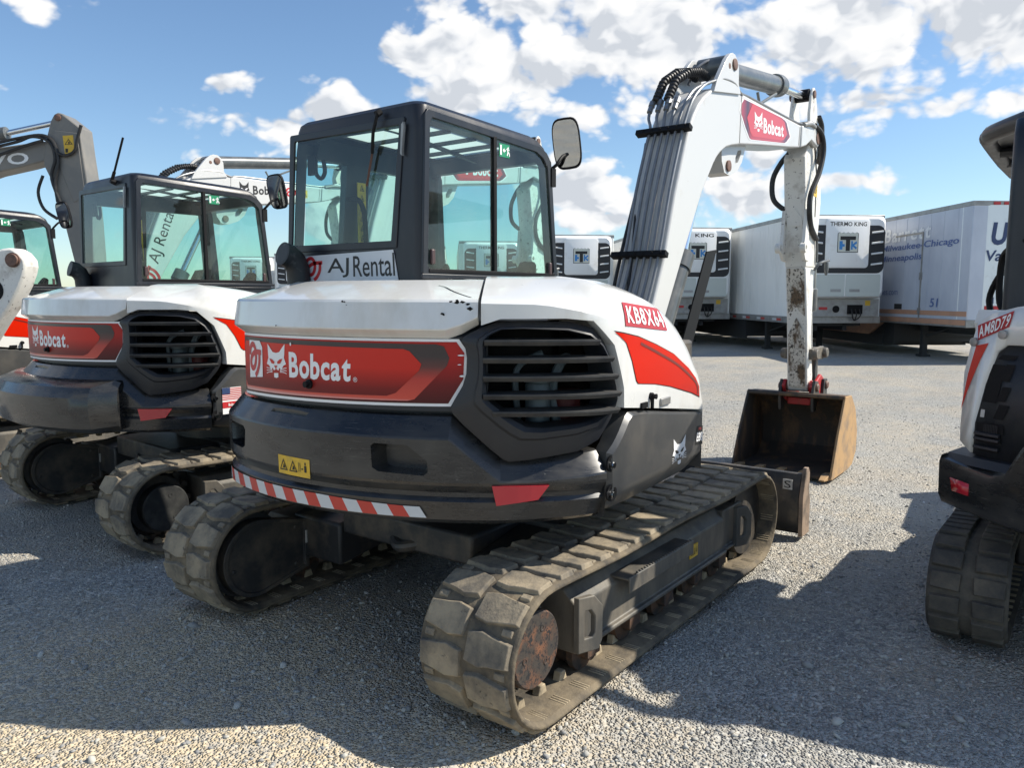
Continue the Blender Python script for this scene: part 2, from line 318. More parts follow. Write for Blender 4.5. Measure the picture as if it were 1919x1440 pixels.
def put_text(mb, s, corners, fn=None, bold=0.0):
    v, f, _ = text2d(s, bold)
    mb.add([(fn(*quad(corners, a, b)) if fn else quad(corners, a, b)) for a, b in v], f)
def put_poly(mb, poly, corners=None, fn=None, du=None):
    pts = [quad(corners, a, b) if corners else np.array((a, b)) for a, b in poly]
    mb.add([fn(*q) if fn else q for q in pts], [tuple(range(len(pts)))])
def ribbon(pts, w, spl=8):
    """flat 2D stroke polygon strips"""
    P = [Vector((*p, 0)) for p in pts]; Q = []
    for i in range(len(P)-1):
        a, b, c, d = P[max(i-1, 0)], P[i], P[i+1], P[min(i+2, len(P)-1)]
        for k in range(spl):
            t = k/spl; Q.append(.5*((2*b)+(c-a)*t+(2*a-5*b+4*c-d)*t*t+(3*b-a-3*c+d)*t**3))
    Q.append(P[-1]); quads = []; L = []; Rr = []
    for i, q in enumerate(Q):
        t = (Q[min(i+1, len(Q)-1)]-Q[max(i-1, 0)]).normalized(); n = Vector((-t.y, t.x, 0))
        L.append(q+n*w/2); Rr.append(q-n*w/2)
    for i in range(len(Q)-1): quads.append([tuple(p[:2]) for p in (Rr[i], Rr[i+1], L[i+1], L[i])])
    return quads
CAT_HEAD = [(.06, 1.0), (.33, .74), (.5, .71), (.67, .74), (.94, 1.0), (.92, .66), (.90, .56), (1.0, .36), (.87, .31), (.76, .17), (.67, .24), (.62, .15), (.5, .21), (.38, .15), (.33, .24), (.24, .17), (.13, .31), (.0, .36), (.10, .56), (.08, .66)]
CAT_CHIN = [(.39, .07), (.61, .07), (.61, -.06), (.5, -.09), (.39, -.06)]
CAT_EYES = [[(.16, .53), (.30, .51), (.43, .43), (.41, .36), (.27, .38)], [(.84, .53), (.70, .51), (.57, .43), (.59, .36), (.73, .38)]]
CAT_NOSE = [(.41, .31), (.59, .31), (.53, .24), (.5, .19), (.47, .24)]
def cat_emblem(mb, corners, fn, ink=0, dark=1, lift=None):
    mb.mi = ink; put_poly(mb, CAT_HEAD, corners, fn); put_poly(mb, CAT_CHIN, corners, fn)
    for sgn in (0, 1):
        for k in range(3):
            a = [(.10-.06*0, .30-.05*k), (.30, .27-.02*k)]
            for q in ribbon([(1-x, y) if sgn else (x, y) for x, y in [(-.02, .24-.09*k), (.14, .22-.06*k), (.30, .16-.03*k)]], .022, 3): put_poly(mb, q, corners, fn)
    mb.mi = dark; f2 = lift or fn
    for e in CAT_EYES: put_poly(mb, e, corners, f2)
    put_poly(mb, CAT_NOSE, corners, f2); mb.mi = ink
AJ_STROKES = [[(.02, .62), (.10, .86), (.34, .95), (.52, .78), (.54, .50), (.42, .26), (.22, .22), (.10, .38), (.20, .58), (.50, .72), (.98, .74)], [(.84, .74), (.82, .40), (.66, .12), (.48, -.02)]]
def aj_emblem(mb, corners, fn, w=.15):
    for st in AJ_STROKES:
        for q in ribbon(st, w, 5): put_poly(mb, q, corners, fn)
def warning_glyphs(mb, corners, fn, n=3):
    """triangles and a person on a yellow label"""
    for k in range(n):
        x0 = k/n; w = 1/n
        m = lambda x, y: (x0+w*x, y)
        if k < 2 or n == 1:
            o = [m(.5, .90), m(.08, .12), m(.92, .12)]; i = [m(.5, .74), m(.2, .2), m(.8, .2)]
            for a in range(3): put_poly(mb, [o[a], o[(a+1) % 3], i[(a+1) % 3], i[a]], corners, fn)
            put_poly(mb, [m(.42, .26), m(.5, .56), m(.62, .44), m(.66, .26)], corners, fn)
        else:
            put_poly(mb, [m(.62, .2), m(.62, .66), m(.82, .66), m(.82, .2)], corners, fn); put_poly(mb, [m(.66, .70), m(.66, .86), m(.78, .86), m(.78, .70)], corners, fn)
            put_poly(mb, [m(.26, .4), m(.5, .46), m(.5, .34)], corners, fn)
            for q in ((.06, .2, .1, .8), (.2, .2, .24, .8)): put_poly(mb, [m(q[0], q[1]), m(q[2], q[1]), m(q[2], q[3]), m(q[0], q[3])], corners, fn)

# ------------------------------------------------------------------ plan outline of the upper structure (s metres from the tail centre, + to the machine's right)
class Outline:
    def __init__(s, R, a0, a1, r, turn, n, rl=None):
        p = [(-R*math.cos(R_(t)), -R*math.sin(R_(t))) for t in np.arange(a0, a1+.01, 1)]
        k0 = int(-a0)
        if rl:      # tighter left rear corner of radius rl, then straight ahead
            c = ((R-rl)*-math.cos(R_(a0)), (R-rl)*-math.sin(R_(a0))); lf = [(c[0]-rl*math.cos(R_(t)), c[1]+rl*math.sin(R_(t))) for t in np.arange(-a0+2, 90.1, 2)]; lf += [(lf[-1][0]+.02*k, lf[-1][1]) for k in range(1, 70)]
            p = lf[::-1]+p; k0 += len(lf)
        x, y = p[-1]; h = R_(a1-90)
        for k in range(int(turn/2)):
            h += R_(2); x += r*R_(2)*math.cos(h); y += r*R_(2)*math.sin(h); p.append((x, y))
        for k in range(n): x += .02*math.cos(h); y += .02*math.sin(h); p.append((x, y))
        s.P = np.array(p); d = np.linalg.norm(np.diff(s.P, axis=0), axis=1); s.L = np.concatenate([[0], np.cumsum(d)]); s.L -= s.L[k0]
        T = np.gradient(s.P, axis=0); T /= np.linalg.norm(T, axis=1)[:, None]; s.N = np.stack([T[:, 1], -T[:, 0]], 1)
    def at(s, q, z, d=0.0):
        x = np.interp(q, s.L, s.P[:, 0]); y = np.interp(q, s.L, s.P[:, 1]); nx = np.interp(q, s.L, s.N[:, 0]); ny = np.interp(q, s.L, s.N[:, 1])
        l = math.hypot(nx, ny) or 1; return (float(x+nx/l*d), float(y+ny/l*d), float(z))
OUT = Outline(1.5, -16, 50, .3, 44, 60, .60); OUTH = Outline(1.5, -14, 50, .3, 44, 60, .28)
def wrap(poly, fn, step=.05):
    """flat polygon in (s, z) -> cut into strips along s and laid on the curved skin"""
    bm = bmesh.new(); bm.faces.new([bm.verts.new((a, b, 0)) for a, b in poly]); lo = min(p[0] for p in poly); hi = max(p[0] for p in poly)
    q = lo+step
    while q < hi-1e-4:
        bmesh.ops.bisect_plane(bm, geom=bm.verts[:]+bm.edges[:]+bm.faces[:], plane_co=(q, 0, 0), plane_no=(1, 0, 0)); q += step
    bm.verts.index_update(); vs = [fn(v.co.x, v.co.y) for v in bm.verts]; fs = [[v.index for v in f.verts] for f in bm.faces]; bm.free(); return vs, fs
def lerp_t(t, tab): return float(np.interp(t, [q[0] for q in tab], [q[1] for q in tab]))
ZC = [(.9, 1.645), (1.15, 1.640), (1.312, 1.612), (1.50, 1.553), (1.85, 1.475), (2.05, 1.418), (2.25, 1.345), (2.41, 1.245), (2.47, 1.12)]      # crease line of the engine cover
ZT = [(.9, 1.735), (1.312, 1.735), (1.60, 1.725), (1.85, 1.695), (2.05, 1.650), (2.20, 1.585), (2.32, 1.50), (2.41, 1.39), (2.47, 1.17)]      # top ridge
P_REAR = [(0, -.012), (.10, -.03), (.5, -.14), (.88, -.255), (1, -.29)]; P_SIDE = [(0, .0), (.25, -.010), (.5, -.026), (.72, -.052), (.88, -.095), (1, -.16)]
def cover_d(s, z):     # offset of the engine cover skin at height z
    zc = lerp_t(s, ZC); zt = lerp_t(s, ZT); t = (z-zc)/(zt-zc)
    if t <= 0: return 0.0
    w = max(0, min(1, (s-1.10)/.40)); w = w*w*(3-2*w)
    return lerp_t(t, P_REAR)*(1-w)+lerp_t(t, P_SIDE)*w
def track_pt(t, y, off, xs=-1.1445, xi=1.1445, R=.275, z0=.027):
    """t metres along the belt's pitch line, from the top rear going back, down and forward"""
    L = xi-xs; A = math.pi*R; per = 2*L+2*A; t %= per
    if t < A: a = math.pi/2+t/R; return (xs+(R+off)*math.cos(a), y, z0+R+(R+off)*math.sin(a))
    t -= A
    if t < L: return (xs+t, y, z0-off)
    t -= L
    if t < A: a = -math.pi/2+t/R; return (xi+(R+off)*math.cos(a), y, z0+R+(R+off)*math.sin(a))
    t -= A
    u = t/L; sag = .012*math.sin(2*math.pi*u)**2
    return (xi-t, y, z0+2*R+off-sag)
def make_track(root, side, W=.45, yo=1.15, xs=-1.1445, xi=1.1445, R=.270, lug=.027, rub=RUBBER, wide=False, pitch=.150):
    yin = yo-W; L = xi-xs; per = 2*L+2*math.pi*R; n = int(round(per/pitch)); P = lambda t, y, o: track_pt(t, side*y, o, xs, xi, R, lug)
    mb = MB(); rings = []; m = n*3
    for k in range(m+1):
        t = per*k/m
        rings.append([P(t, yin, -.012), P(t, yin, 0), P(t, yin+.012, .008), P(t, yo-.012, .008), P(t, yo, 0), P(t, yo, -.012), P(t, yo-.02, -.024), P(t, yin+.02, -.024), P(t, yin, -.012)])
    mb.mi = 2; mb.loft(rings); mb.mi = 0
    c = (yin+yo)/2; h = W/2
    for k in range(n):
        for sg in (-1, 1):
            t0 = per*(k+(.25 if sg > 0 else -.25)*(0 if wide else 1))/n; j = random.uniform(-.004, .004)
            if wide: base = [(-.040, .022), (.040, .026), (.036, h-.012), (-.038, h-.012)]
            else: base = [(-.050, .008), (.056, .010), (.068, .080), (.058, .125), (.046, h-.014), (-.044, h-.014), (-.054, .125), (-.064, .075)]
            top = [(a*.88+j*.7, .012+(b-.012)*.93+.005) for a, b in base]
            vs = [P(t0+a, c+sg*b, .004) for a, b in base]+[P(t0+a, c+sg*b, lug+random.uniform(-.004, .002)) for a, b in top]
            q = len(base); mb.add(vs, [tuple(range(q, 2*q))]+[(i, (i+1) % q, q+(i+1) % q, q+i) for i in range(q)])
            if not wide:     # small buttress between the blocks
                vs = [P(t0+per/n*.5+a, c+sg*b, o) for o, kk in ((.004, 1), (.016, .7)) for a, b in [(-.016*kk, h-.075), (.016*kk, h-.075), (.016*kk, h-.03), (-.016*kk, h-.03)]]
                mb.add(vs, [(4, 5, 6, 7)]+[(i, (i+1) % 4, 4+(i+1) % 4, 4+i) for i in range(4)])
    mb.mi = 1
    for k in range(n):         # drive lugs and moulded ribs on the inside of the belt
        for sg in (-1, 1):
            t0 = per*(k+.5)/n
            vs = [P(t0+a*kk, c+sg*b, o) for o, kk in ((-.022, 1), (-.062, .55)) for a, b in [(-.03, .05), (.03, .05), (.03, .085), (-.03, .085)]]
            mb.add(vs, [(4, 5, 6, 7)]+[(i, (i+1) % 4, 4+(i+1) % 4, 4+i) for i in range(4)])
            for dd in (-.016, 0, .016):
                vs = [P(t0+dd+a, c+sg*b, o) for o in (-.022, -.027) for a, b in [(-.004, h-.10), (.004, h-.10), (.004, h-.02), (-.004, h-.02)]]
                mb.add(vs, [(4, 5, 6, 7)]+[(i, (i+1) % 4, 4+(i+1) % 4, 4+i) for i in range(4)])
    tr = mb.build('track', [rub, TRACKIN, BELT_SHADE if rub is RUBBER else rub], root, smooth=40, bevel=.007, seg=2)
    return tr
def make_undercarriage(root):
    for side in (-1, 1):
        tr = make_track(root, side); Y = lambda y: side*y
        # side frame: box beam with sloped shoulder and bottom flange
        sec = [(.80, .17), (1.06, .17), (1.085, .185), (1.085, .205), (1.06, .205), (1.06, .38), (1.00, .44), (.80, .44)]
        mb = MB(); mb.loft([[(x, Y(a), b) for a, b in sec] for x in (-.86, .74)], closed=True, cap=True)
        sec2 = [(.82, .18), (1.055, .18), (1.08, .195), (1.08, .21), (1.055, .21), (1.055, .43), (.82, .43)]
        mb.loft([[(x, Y(a), b) for a, b in sec2] for x in (.74, 1.02)], closed=True, cap=True)
        mb.build('track_frame', FRAMEM, tr, bevel=.008)
        mb = MB(); mb.lathe((-1.1445, Y(.80), .305), (0, side, 0), [(0, .10), (0, .225), (.10, .225), (.10, .19), (.17, .19)], 28)
        for k in range(15):
            a = 2*math.pi*k/15; mb.obox((-1.1445+.225*math.cos(a), Y(.9), .305+.225*math.sin(a)), (math.cos(a), 0, math.sin(a)), (0, 1, 0), (-math.sin(a), 0, math.cos(a)), .02, .03, .018)
        mb.build('sprocket', STEELD, tr)
        mb = MB(); mb.lathe((-1.127, Y(.97), .290), (0, side, 0), [(0, .155), (.078, .155), (.085, .148), (.088, .0)], 40)
        for a in (70, 190, 310):
            for r in (.075,): mb.lathe((-1.127+r*1.15*math.cos(R_(a)), Y(1.056), .290+r*1.15*math.sin(R_(a))), (0, side, 0), [(0, .014), (.003, .014), (.003, .009), (.001, .008)], 14)
        mb.build('hub_plate', DISC, tr)
        mb = MB(); mb.lathe((1.1445, Y(.82), .305), (0, side, 0), [(0, .235), (.22, .235), (.22, .06)], 30); mb.build('idler', STEELD, tr)
        for x in (-.73, -.36, 0.0, .36, .70):
            mb = MB(); mb.lathe((x, Y(.85), .135), (0, side, 0), [(0, .09), (.05, .09), (.06, .07), (.13, .07), (.14, .09), (.17, .09), (.18, .04), (.215, .035)], 20)
            mb.box(x-.05, x+.05, min(Y(1.0), Y(1.075)), max(Y(1.0), Y(1.075)), .125, .18); mb.build('roller', RUST, tr)
        mb = MB(); mb.lathe((.0, Y(.88), .52), (0, side, 0), [(0, .05), (.16, .05)], 16); mb.build('carrier_roller', STEELD, tr)
        # folding step with a toothed edge
        mb = MB(); mb.box(-.52, .16, min(Y(1.0), Y(1.13)), max(Y(1.0), Y(1.13)), .400, .412); mb.box(-.52, .16, min(Y(1.122), Y(1.132)), max(Y(1.122), Y(1.132)), .345, .418)
        for k in range(24): x = -.44+.025*k; mb.box(x, x+.012, min(Y(1.115), Y(1.13)), max(Y(1.115), Y(1.13)), .41, .424)
        mb.build('step', FRAMEM, tr, bevel=.004)
        # lashing eyes, one at each end
        for x in (-.85, .90):
            o = [(-.055, -.12), (.055, -.12), (.075, -.08), (.075, .07), (.03, .12), (-.055, .12)]; i = [(-.022, -.06), (.022, -.06), (.034, -.04), (.034, .03), (.012, .06), (-.022, .06)]
            mb = MB(); f = lambda a, b, d: (x+a*.9+.02, Y(1.085+a*.35+d), .305+b)
            mb.loft([[f(*q, d) for q in pl] for pl, d in ((o, 0), (o, .024), (i, .024), (i, 0), (o, 0))], closed=True); mb.build('lashing_eye', FRAMEM, tr, bevel=.004)
        mb = MB(); mb.box(.27, .37, min(Y(1.06), Y(1.064)), max(Y(1.06), Y(1.064)), .27, .34); mb.mi = 1
        warning_glyphs(mb, [(.28, .28), (.36, .28), (.36, .33), (.28, .33)], lambda a, b: (a, Y(1.066), b), 3); mb.build('warning_label', [YEL, INK], tr)
        # inner travel motor cover, drop shaped with raised rim
        pts = [(-1.13+.205*math.cos(R_(a)), .29+.205*math.sin(R_(a))) for a in range(75, 291, 12)]+[(-.80, .16), (-.80, .43)]
        mb = MB(); ins = [(-1.05+(a+1.05)*.90, .29+(b-.29)*.90) for a, b in pts]
        mb.loft([[(a, Y(q), b) for a, b in pl] for pl, q in ((pts, .80), (pts, .735), (ins, .735), (ins, .75))], closed=True, cap=True); 
        for a, b in ((-.88, .40), (-.88, .19), (-1.27, .25)): mb.lathe((a, Y(.752), b), (0, -side, 0), [(0, .014), (.012, .012)], 10)
        mb.build('motor_cover', STEELD, tr, bevel=.003)
        mb = MB(); mb.box(-.83, -.77, min(Y(.722), Y(.728)), max(Y(.722), Y(.728)), .30, .37); mb.mi = 1; put_text(mb, 'S', [(-.815, .31), (-.785, .31), (-.785, .36), (-.815, .36)], lambda a, b: (a, Y(.720), b)); mb.build('frame_label', [GREYL, INK], tr)
    mb = MB(); mb.box(-.42, .50, -.82, .82, .33, .56)
    for sx in (-1, 1):
        for sy in (-1, 1): mb.prism([(.25*sx, .30), (.82*sx, .22), (.82*sx, .45), (.25*sx, .56)], lambda a, b, d: (a, sy*d, b), .45, .84)
    mb.box(-.80, -.40, -.45, .45, .40, .55)
    mb.build('undercarriage', STEELD, root, bevel=.015)
    mb = MB(); mb.lathe((0, 0, .54), (0, 0, 1), [(0, .47), (.10, .47), (.10, .42), (.24, .42)], 40); mb.build('swing_bearing', STEELD, root)
    mb = MB(); mb.tube([(-.76, -.1, .44), (-.82, .0, .42), (-.76, .1, .44)], .03, 10, spline=5); mb.build('tow_eye', STEELD, root)
    # dozer blade
    mb = MB(); prof = [(1.86, .05), (1.82, .12), (1.80, .25), (1.82, .38), (1.86, .455), (1.90, .455), (1.875, .38), (1.855, .25), (1.875, .12), (1.92, .05)]
    mb.loft([[(x, y, z) for x, z in prof] for y in (-1.165, 1.165)], closed=True, cap=True); mb.box(1.90, 1.95, -1.165, 1.165, .02, .09)
    for y in (-.33, .33): mb.prism([(.45, .28), (1.81, .12), (1.81, .36), (.45, .48)], lambda a, b, d: (a, y+d, b), -.06, .06)
    mb.box(1.70, 1.81, -.5, .5, .10, .36)
    bl = mb.build('blade', STEELD, root, bevel=.006)
    for s in (-1, 1):
        mb = MB(); mb.prism([(1.80, .03), (1.96, .03), (1.96, .26), (1.93, .33), (1.93, .46), (1.90, .50), (1.86, .50), (1.84, .46), (1.79, .30)], lambda a, b, d: (a, s*(1.168+d), b), 0, .028)
        mb.build('blade_end_plate', mat('scuffed_blade_end', (.30, .22, .16), .7, var=(.09, .075, .06), vs=9, bump=.2), bl, bevel=.004)
    mb = MB(); mb.box(1.798, 1.802, -1.12, -1.055, .35, .42); mb.mi = 1; put_text(mb, 'S', [(-1.065, .36), (-1.11, .36), (-1.11, .41), (-1.065, .41)], lambda a, b: (1.796, a, b)); mb.build('blade_label', [GREYL, INK], bl)

def make_upper(root, first=True):
    A = OUT.at
    # ---------- counterweight
    def zt(s): return lerp_t(s, [(-9, 1.20), (.79, 1.20), (.99, 1.035), (1.10, 1.035), (1.42, 1.055)])
    prof = [(-.50, .80, 0), (-.12, .772, 0), (-.035, .776, 0), (-.008, .796, 0), (-.003, .868, 0), (-.020, .884, 0), (-.020, .902, 0), (.0, .932, 0), (.004, .945, 0), (.004, -.088, 1), (.001, -.080, 1), (-.062, -.006, 1), (-.072, .0, 1), (-.50, 0, 1)]
    ss = list(np.arange(-2.0, -1.3, .1))+list(np.arange(-1.3, -.4, .04))+list(np.arange(-.36, .78, .06))+[.79, .84, .89, .94, .99, 1.03, 1.10, 1.16, 1.22, 1.28, 1.34, 1.39, 1.42]
    mb = MB(); tk = lambda s, z: -.045*max(0, min(1, (s-1.0)/.35))*max(0, (.90-z)/.12)
    mb.loft([[A(s, (z if not k else zt(s)+z), d+(0 if k else tk(s, z))) for d, z, k in prof] for s in ss]); a, b = len(prof), len(ss)
    mb.add([A(ss[0], (z if not k else zt(ss[0])+z), d) for d, z, k in prof], [tuple(range(a))]); mb.add([A(ss[-1], (z if not k else zt(ss[-1])+z), d) for d, z, k in prof], [tuple(range(a))])
    mb.add([A(ss[i], 1.20, -.50) for i in (0, -1)]+[A(ss[i], .8, -.5) for i in (0, -1)], [(0, 1, 3, 2)])
    cw = mb.build('counterweight', CWM, root, smooth=0)
    def pocket(poly, dep):
        c = MB(); cx = sum(p[0] for p in poly)/len(poly); cz = sum(p[1] for p in poly)/len(poly); sh = [(cx+(p[0]-cx)*.82, cz+(p[1]-cz)*.82-.006) for p in poly]
        c.loft([[A(s, z, d) for s, z in pl] for pl, d in ((poly, .03), (poly, -.004), (sh, -dep))], closed=True, cap=True); return c
    cut(cw, [pocket([(.47, 1.078), (.485, 1.090), (.625, 1.088), (.705, 1.028), (.708, .985), (.69, .970), (.50, .978), (.475, .992)], .09), pocket([(-.50, 1.075), (-.46, 1.092), (-.32, 1.086), (-.30, 1.07), (-.31, .995), (-.34, .982), (-.46, .985), (-.49, 1.0)], .10), pocket([(-.16, 1.24), (.12, 1.24), (.16, 1.20), (.12, 1.165), (-.16, 1.165)], .05)])
    cw.data.polygons.foreach_set('use_smooth', [True]*len(cw.data.polygons)); cw.data.set_sharp_from_angle(angle=R_(15))
    mb = MB(); mb.add(*wrap([(.957, .936), (1.178, .936), (1.135, .880), (.974, .858)], lambda s, z: A(s, z, .008))); mb.build('reflector', REFLX, cw, solid=.014, smooth=0)
    mb = MB(); mb.add(*wrap([(-1.10, .936), (-.90, .936), (-.915, .858), (-1.06, .880)], lambda s, z: A(s, z, .008))); mb.build('reflector', REFLX, cw, solid=.014, smooth=0)
    mb = MB(); mb.mi = 0; mb.add(*wrap([(-.022, .998), (.170, .994), (.172, .916), (-.019, .919)], lambda s, z: A(s, z, .0062)))
    mb.mi = 1; warning_glyphs(mb, [(-.015, .928), (.165, .926), (.162, .988), (-.017, .990)], lambda s, z: A(s, z, .0078)); wl = mb.build('warning_label', [YEL, INK], cw); 
    if first:
        mb = MB(); n = 20; s0, s1 = -.76, .672; 
        for k in range(n+1):
            a0 = s0+(s1-s0)*k/(n+1); a1 = s0+(s1-s0)*(k+1)/(n+1); sk = .028; mb.mi = 1 if (n-k) % 2 == 0 else 0
            mb.add(*wrap([(a0, .858-.012*(a0 > .2)*min(1, (a0-.2)/.4)), (a1, .858-.012*(a1 > .2)*min(1, (a1-.2)/.4)), (a1+sk, .803), (a0+sk, .803)], lambda s, z: A(s, z, .0015)))
        t = mb.build('hazard_tape', [TAPER, TAPEW], cw); t['_only'] = 1
    # ---------- dark wall behind the name panel, chassis and deck
    A = OUTH.at
    mb = MB(); mb.loft([[A(s, z, d) for d, z in ((-.10, 1.12), (-.10, 1.21), (-.055, 1.215), (-.055, 1.505), (-.10, 1.55))] for s in list(np.arange(-1.5, -.9, .1))+list(np.arange(-.9, .98, .04))]); mb.build('rear_wall', PLAST, root)
    mb = MB(); mb.box(-.72, .33, -.62, .80, .80, 1.50); mb.box(.33, .95, -.75, .30, .80, 1.40); mb.box(-.45, .16, -1.04, -.62, .80, 1.12); mb.build('chassis', STEELD, root, bevel=.02)
    mb = MB(); mb.box(-.60, 1.05, .28, .86, .80, 1.28); mb.build('cab_floor_skirt', PLAST, root, bevel=.05)
    # ---------- hood: white rear cover
    hp = [(-.055, 1.498), (-.010, 1.533), (-.008, 1.538), (-.022, 1.640), (-.030, 1.650), (-.285, 1.726), (-.31, 1.730), (-.80, 1.724), (-.80, 1.5)]
    mb = MB(); sh = list(np.arange(-1.5, -.9, .1))+list(np.arange(-.9, -.3, .03))+list(np.arange(-.3, .88, .06))+[.905]
    def hz(s, d, z, i):   # lower lip climbs toward the seam
        if i < 3: z += .048*max(0, (s-.80)/.105) if i else .056*max(0, (s-.80)/.105)
        return A(s, z, d)
    mb.loft([[hz(s, d, z, i) for i, (d, z) in enumerate(hp)] for s in sh]); mb.add([hz(.905, d, z, i) for i, (d, z) in enumerate(hp)], [tuple(range(len(hp)))])
    hd = mb.build('rear_hood', WHITE, root, smooth=9)
    if first:
        mb = MB()
        def hs(s, z): return A(s, z, -.012-.08*0 if z < 1.64 else 0)
        rnd = random.Random(4)
        def chip(s, z, r, d):
            mb.add([A(s+r*math.cos(a)*rnd.uniform(.5, 1.3), z+.6*r*math.sin(a)*rnd.uniform(.5, 1.3), d) for a in [k*.7 for k in range(9)]], [tuple(range(9))])
        for s, z, r in ((.77, 1.595, .009), (.873, 1.615, .012), (.865, 1.632, .008), (.845, 1.640, .010), (.825, 1.641, .012), (.80, 1.642, .008), (.35, 1.640, .005), (.36, 1.628, .003), (.34, 1.642, .006), (-.02, 1.541, .006)): chip(s, z, r, -.004-.018*(z-1.538)/.102+.0016)
        for q in ribbon([(.70, 0.72), (.74, .62), (.79, .40), (.85, .18), (.875, .10)], .007, 4): mb.add([A(s, 1.65+.078*k, -.03-.255*k+.002) for s, k in q], [(0, 1, 2, 3)])
        c = mb.build('paint_chip', BLACK, hd); c['_only'] = 1
    # ---------- name panel
    po = [(-.445, 1.44), (-.432, 1.498), (.826, 1.498), (.858, 1.452), (.853, 1.341), (.79, 1.236), (-.432, 1.222), (-.445, 1.26)]
    def sh2(pl, m):
        cx = sum(p[0] for p in pl)/len(pl); cz = sum(p[1] for p in pl)/len(pl); hx = max(p[0] for p in pl)-cx; hz_ = max(p[1] for p in pl)-cz
        return [(cx+(p[0]-cx)*(1-m/hx), cz+(p[1]-cz)*(1-m/hz_)) for p in pl]
    ring = [(-.412, 1.452), (-.40, 1.482), (.73, 1.478), (.765, 1.470), (.787, 1.425), (.777, 1.395), (.640, 1.262), (.61, 1.255), (-.39, 1.243), (-.412, 1.262)]
    inn = [(-.400, 1.445), (-.385, 1.465), (.595, 1.458), (.622, 1.450), (.672, 1.400), (.662, 1.375), (.560, 1.285), (.52, 1.272), (-.375, 1.262), (-.400, 1.285)]
    mb = MB(); mb.mi = 0; mb.add(*wrap(po, lambda s, z: A(s, z, -.050))); mb.mi = 1; mb.add(*wrap(sh2(po, .011), lambda s, z: A(s, z, -.0485)))
    mb.mi = 2; mb.add(*wrap(ring, lambda s, z: A(s, z, -.0470))); mb.mi = 3; mb.add(*wrap(inn, lambda s, z: A(s, z, -.0455)))
    pn = mb.build('name_panel', [WINK, RED_O, RED_K, RED_D], root)
    fn = lambda s, z: A(s, z, -.0440)
    mb = MB(); put_word(mb, 'Bobcat', [(.004, 1.321), (.352, 1.321), (.360, 1.426), (.004, 1.430)], fn, .030, .055); put_text(mb, '®', [(.366, 1.321), (.386, 1.321), (.386, 1.341), (.366, 1.341)], fn); mb.build('lettering', WINK, pn)
    mb = MB(); cat_emblem(mb, [(-.166, 1.322), (-.018, 1.328), (-.014, 1.462), (-.164, 1.458)], fn, lift=lambda s, z: A(s, z, -.0425)); mb.build('cat_emblem', [WINK, RED_D], pn)
    mb = MB(); mb.lathe(A(.13, 1.301, -.05), (-1, 0, 0), [(0, .02), (.012, .02), (.014, .013), (.03, .013)], 16); mb.build('hood_lock', BLACK, pn)
    if first:
        mb = MB(); mb.add(*wrap([(-.336, 1.300), (-.206, 1.310), (-.202, 1.440), (-.225, 1.468), (-.330, 1.468)], lambda s, z: A(s, z, -.0435))); mb.mi = 1
        aj_emblem(mb, [(-.330, 1.312), (-.212, 1.318), (-.210, 1.452), (-.326, 1.460)], lambda s, z: A(s, z, -.0420), .17); t = mb.build('rental_sticker', [WINK, REDINK], pn); t['_only'] = 1
        mb = MB()
        for s, z, w, h in ((.835, 1.436, .030, .006), (.828, 1.4, .016, .004), (.84, 1.356, .026, .008), (.02, 1.463, .010, .016)):
            mb.add([A(s+w*(a-.5)*b, z+h*(c-.5), -.0420) for a, c, b in ((0, .3, 1), (.4, 0, 1.2), (1, .2, 1), (.9, .8, .9), (.45, 1, 1), (.1, .7, 1))], [tuple(range(6))])
        t = mb.build('scraped_patch', WINK, pn); t['_only'] = 1
    # ---------- air intake at the right rear corner
    A = OUT.at
    o = [(.925, 1.548), (.99, 1.570), (1.346, 1.561), (1.452, 1.466), (1.525, 1.292), (1.514, 1.207), (1.377, 1.068), (1.035, 1.018), (.990, 1.036), (.805, 1.200), (.792, 1.238), (.855, 1.341), (.860, 1.452), (.830, 1.502)]
    i = [(.947, 1.513), (1.009, 1.541), (1.314, 1.527), (1.415, 1.451), (1.481, 1.264), (1.458, 1.223), (1.344, 1.173), (1.107, 1.151), (1.025, 1.198), (.938, 1.266), (.935, 1.290), (.933, 1.36), (.933, 1.43), (.934, 1.490)]
    def chaikin(pl): return [q for a, b in zip(pl, pl[1:]+pl[:1]) for q in (tuple(.78*np.array(a)+.22*np.array(b)), tuple(.22*np.array(a)+.78*np.array(b)))]
    def dense(pl, k=4): return [tuple(np.array(pl[q])*(1-t/k)+np.array(pl[(q+1) % len(pl)])*t/k) for q in range(len(pl)) for t in range(k)]
    o, i = dense(chaikin(o), 3), dense(chaikin(chaikin(i))[::1], 3) if False else dense(chaikin(i), 3); mixp = lambda t: [tuple(np.array(a)*(1-t)+np.array(b)*t) for a, b in zip(o, i)]
    mb = MB(); mb.loft([[A(s, z, d) for s, z in pl] for pl, d in ((o, -.10), (o, -.034), (mixp(.06), -.030), (mixp(.62), -.016), (mixp(.70), -.004), (mixp(.88), .0), (mixp(1.0), -.016), (mixp(1.04), -.10), (mixp(1.04), -.13))], closed=True)
    ai = mb.build('air_intake', PLAST, root, smooth=34)
    for z, sl, sr in ((1.497, .93, 1.37), (1.430, .925, 1.435), (1.360, .925, 1.460), (1.291, .925, 1.478), (1.225, .96, 1.468)):
        mb = MB(); pf = [(-.002, -.021), (.010, -.006), (.010, .0), (-.085, .004), (-.085, -.016)]
        mb.loft([[A(s, z+dz, d+(.016*max(0, min(1, (s-1.0)/.25)) if d > -.01 else 0)) for d, dz in pf] for s in np.linspace(sl, sr, 14)], closed=True, cap=True); mb.build('louvre', LOUVD, ai, smooth=25)
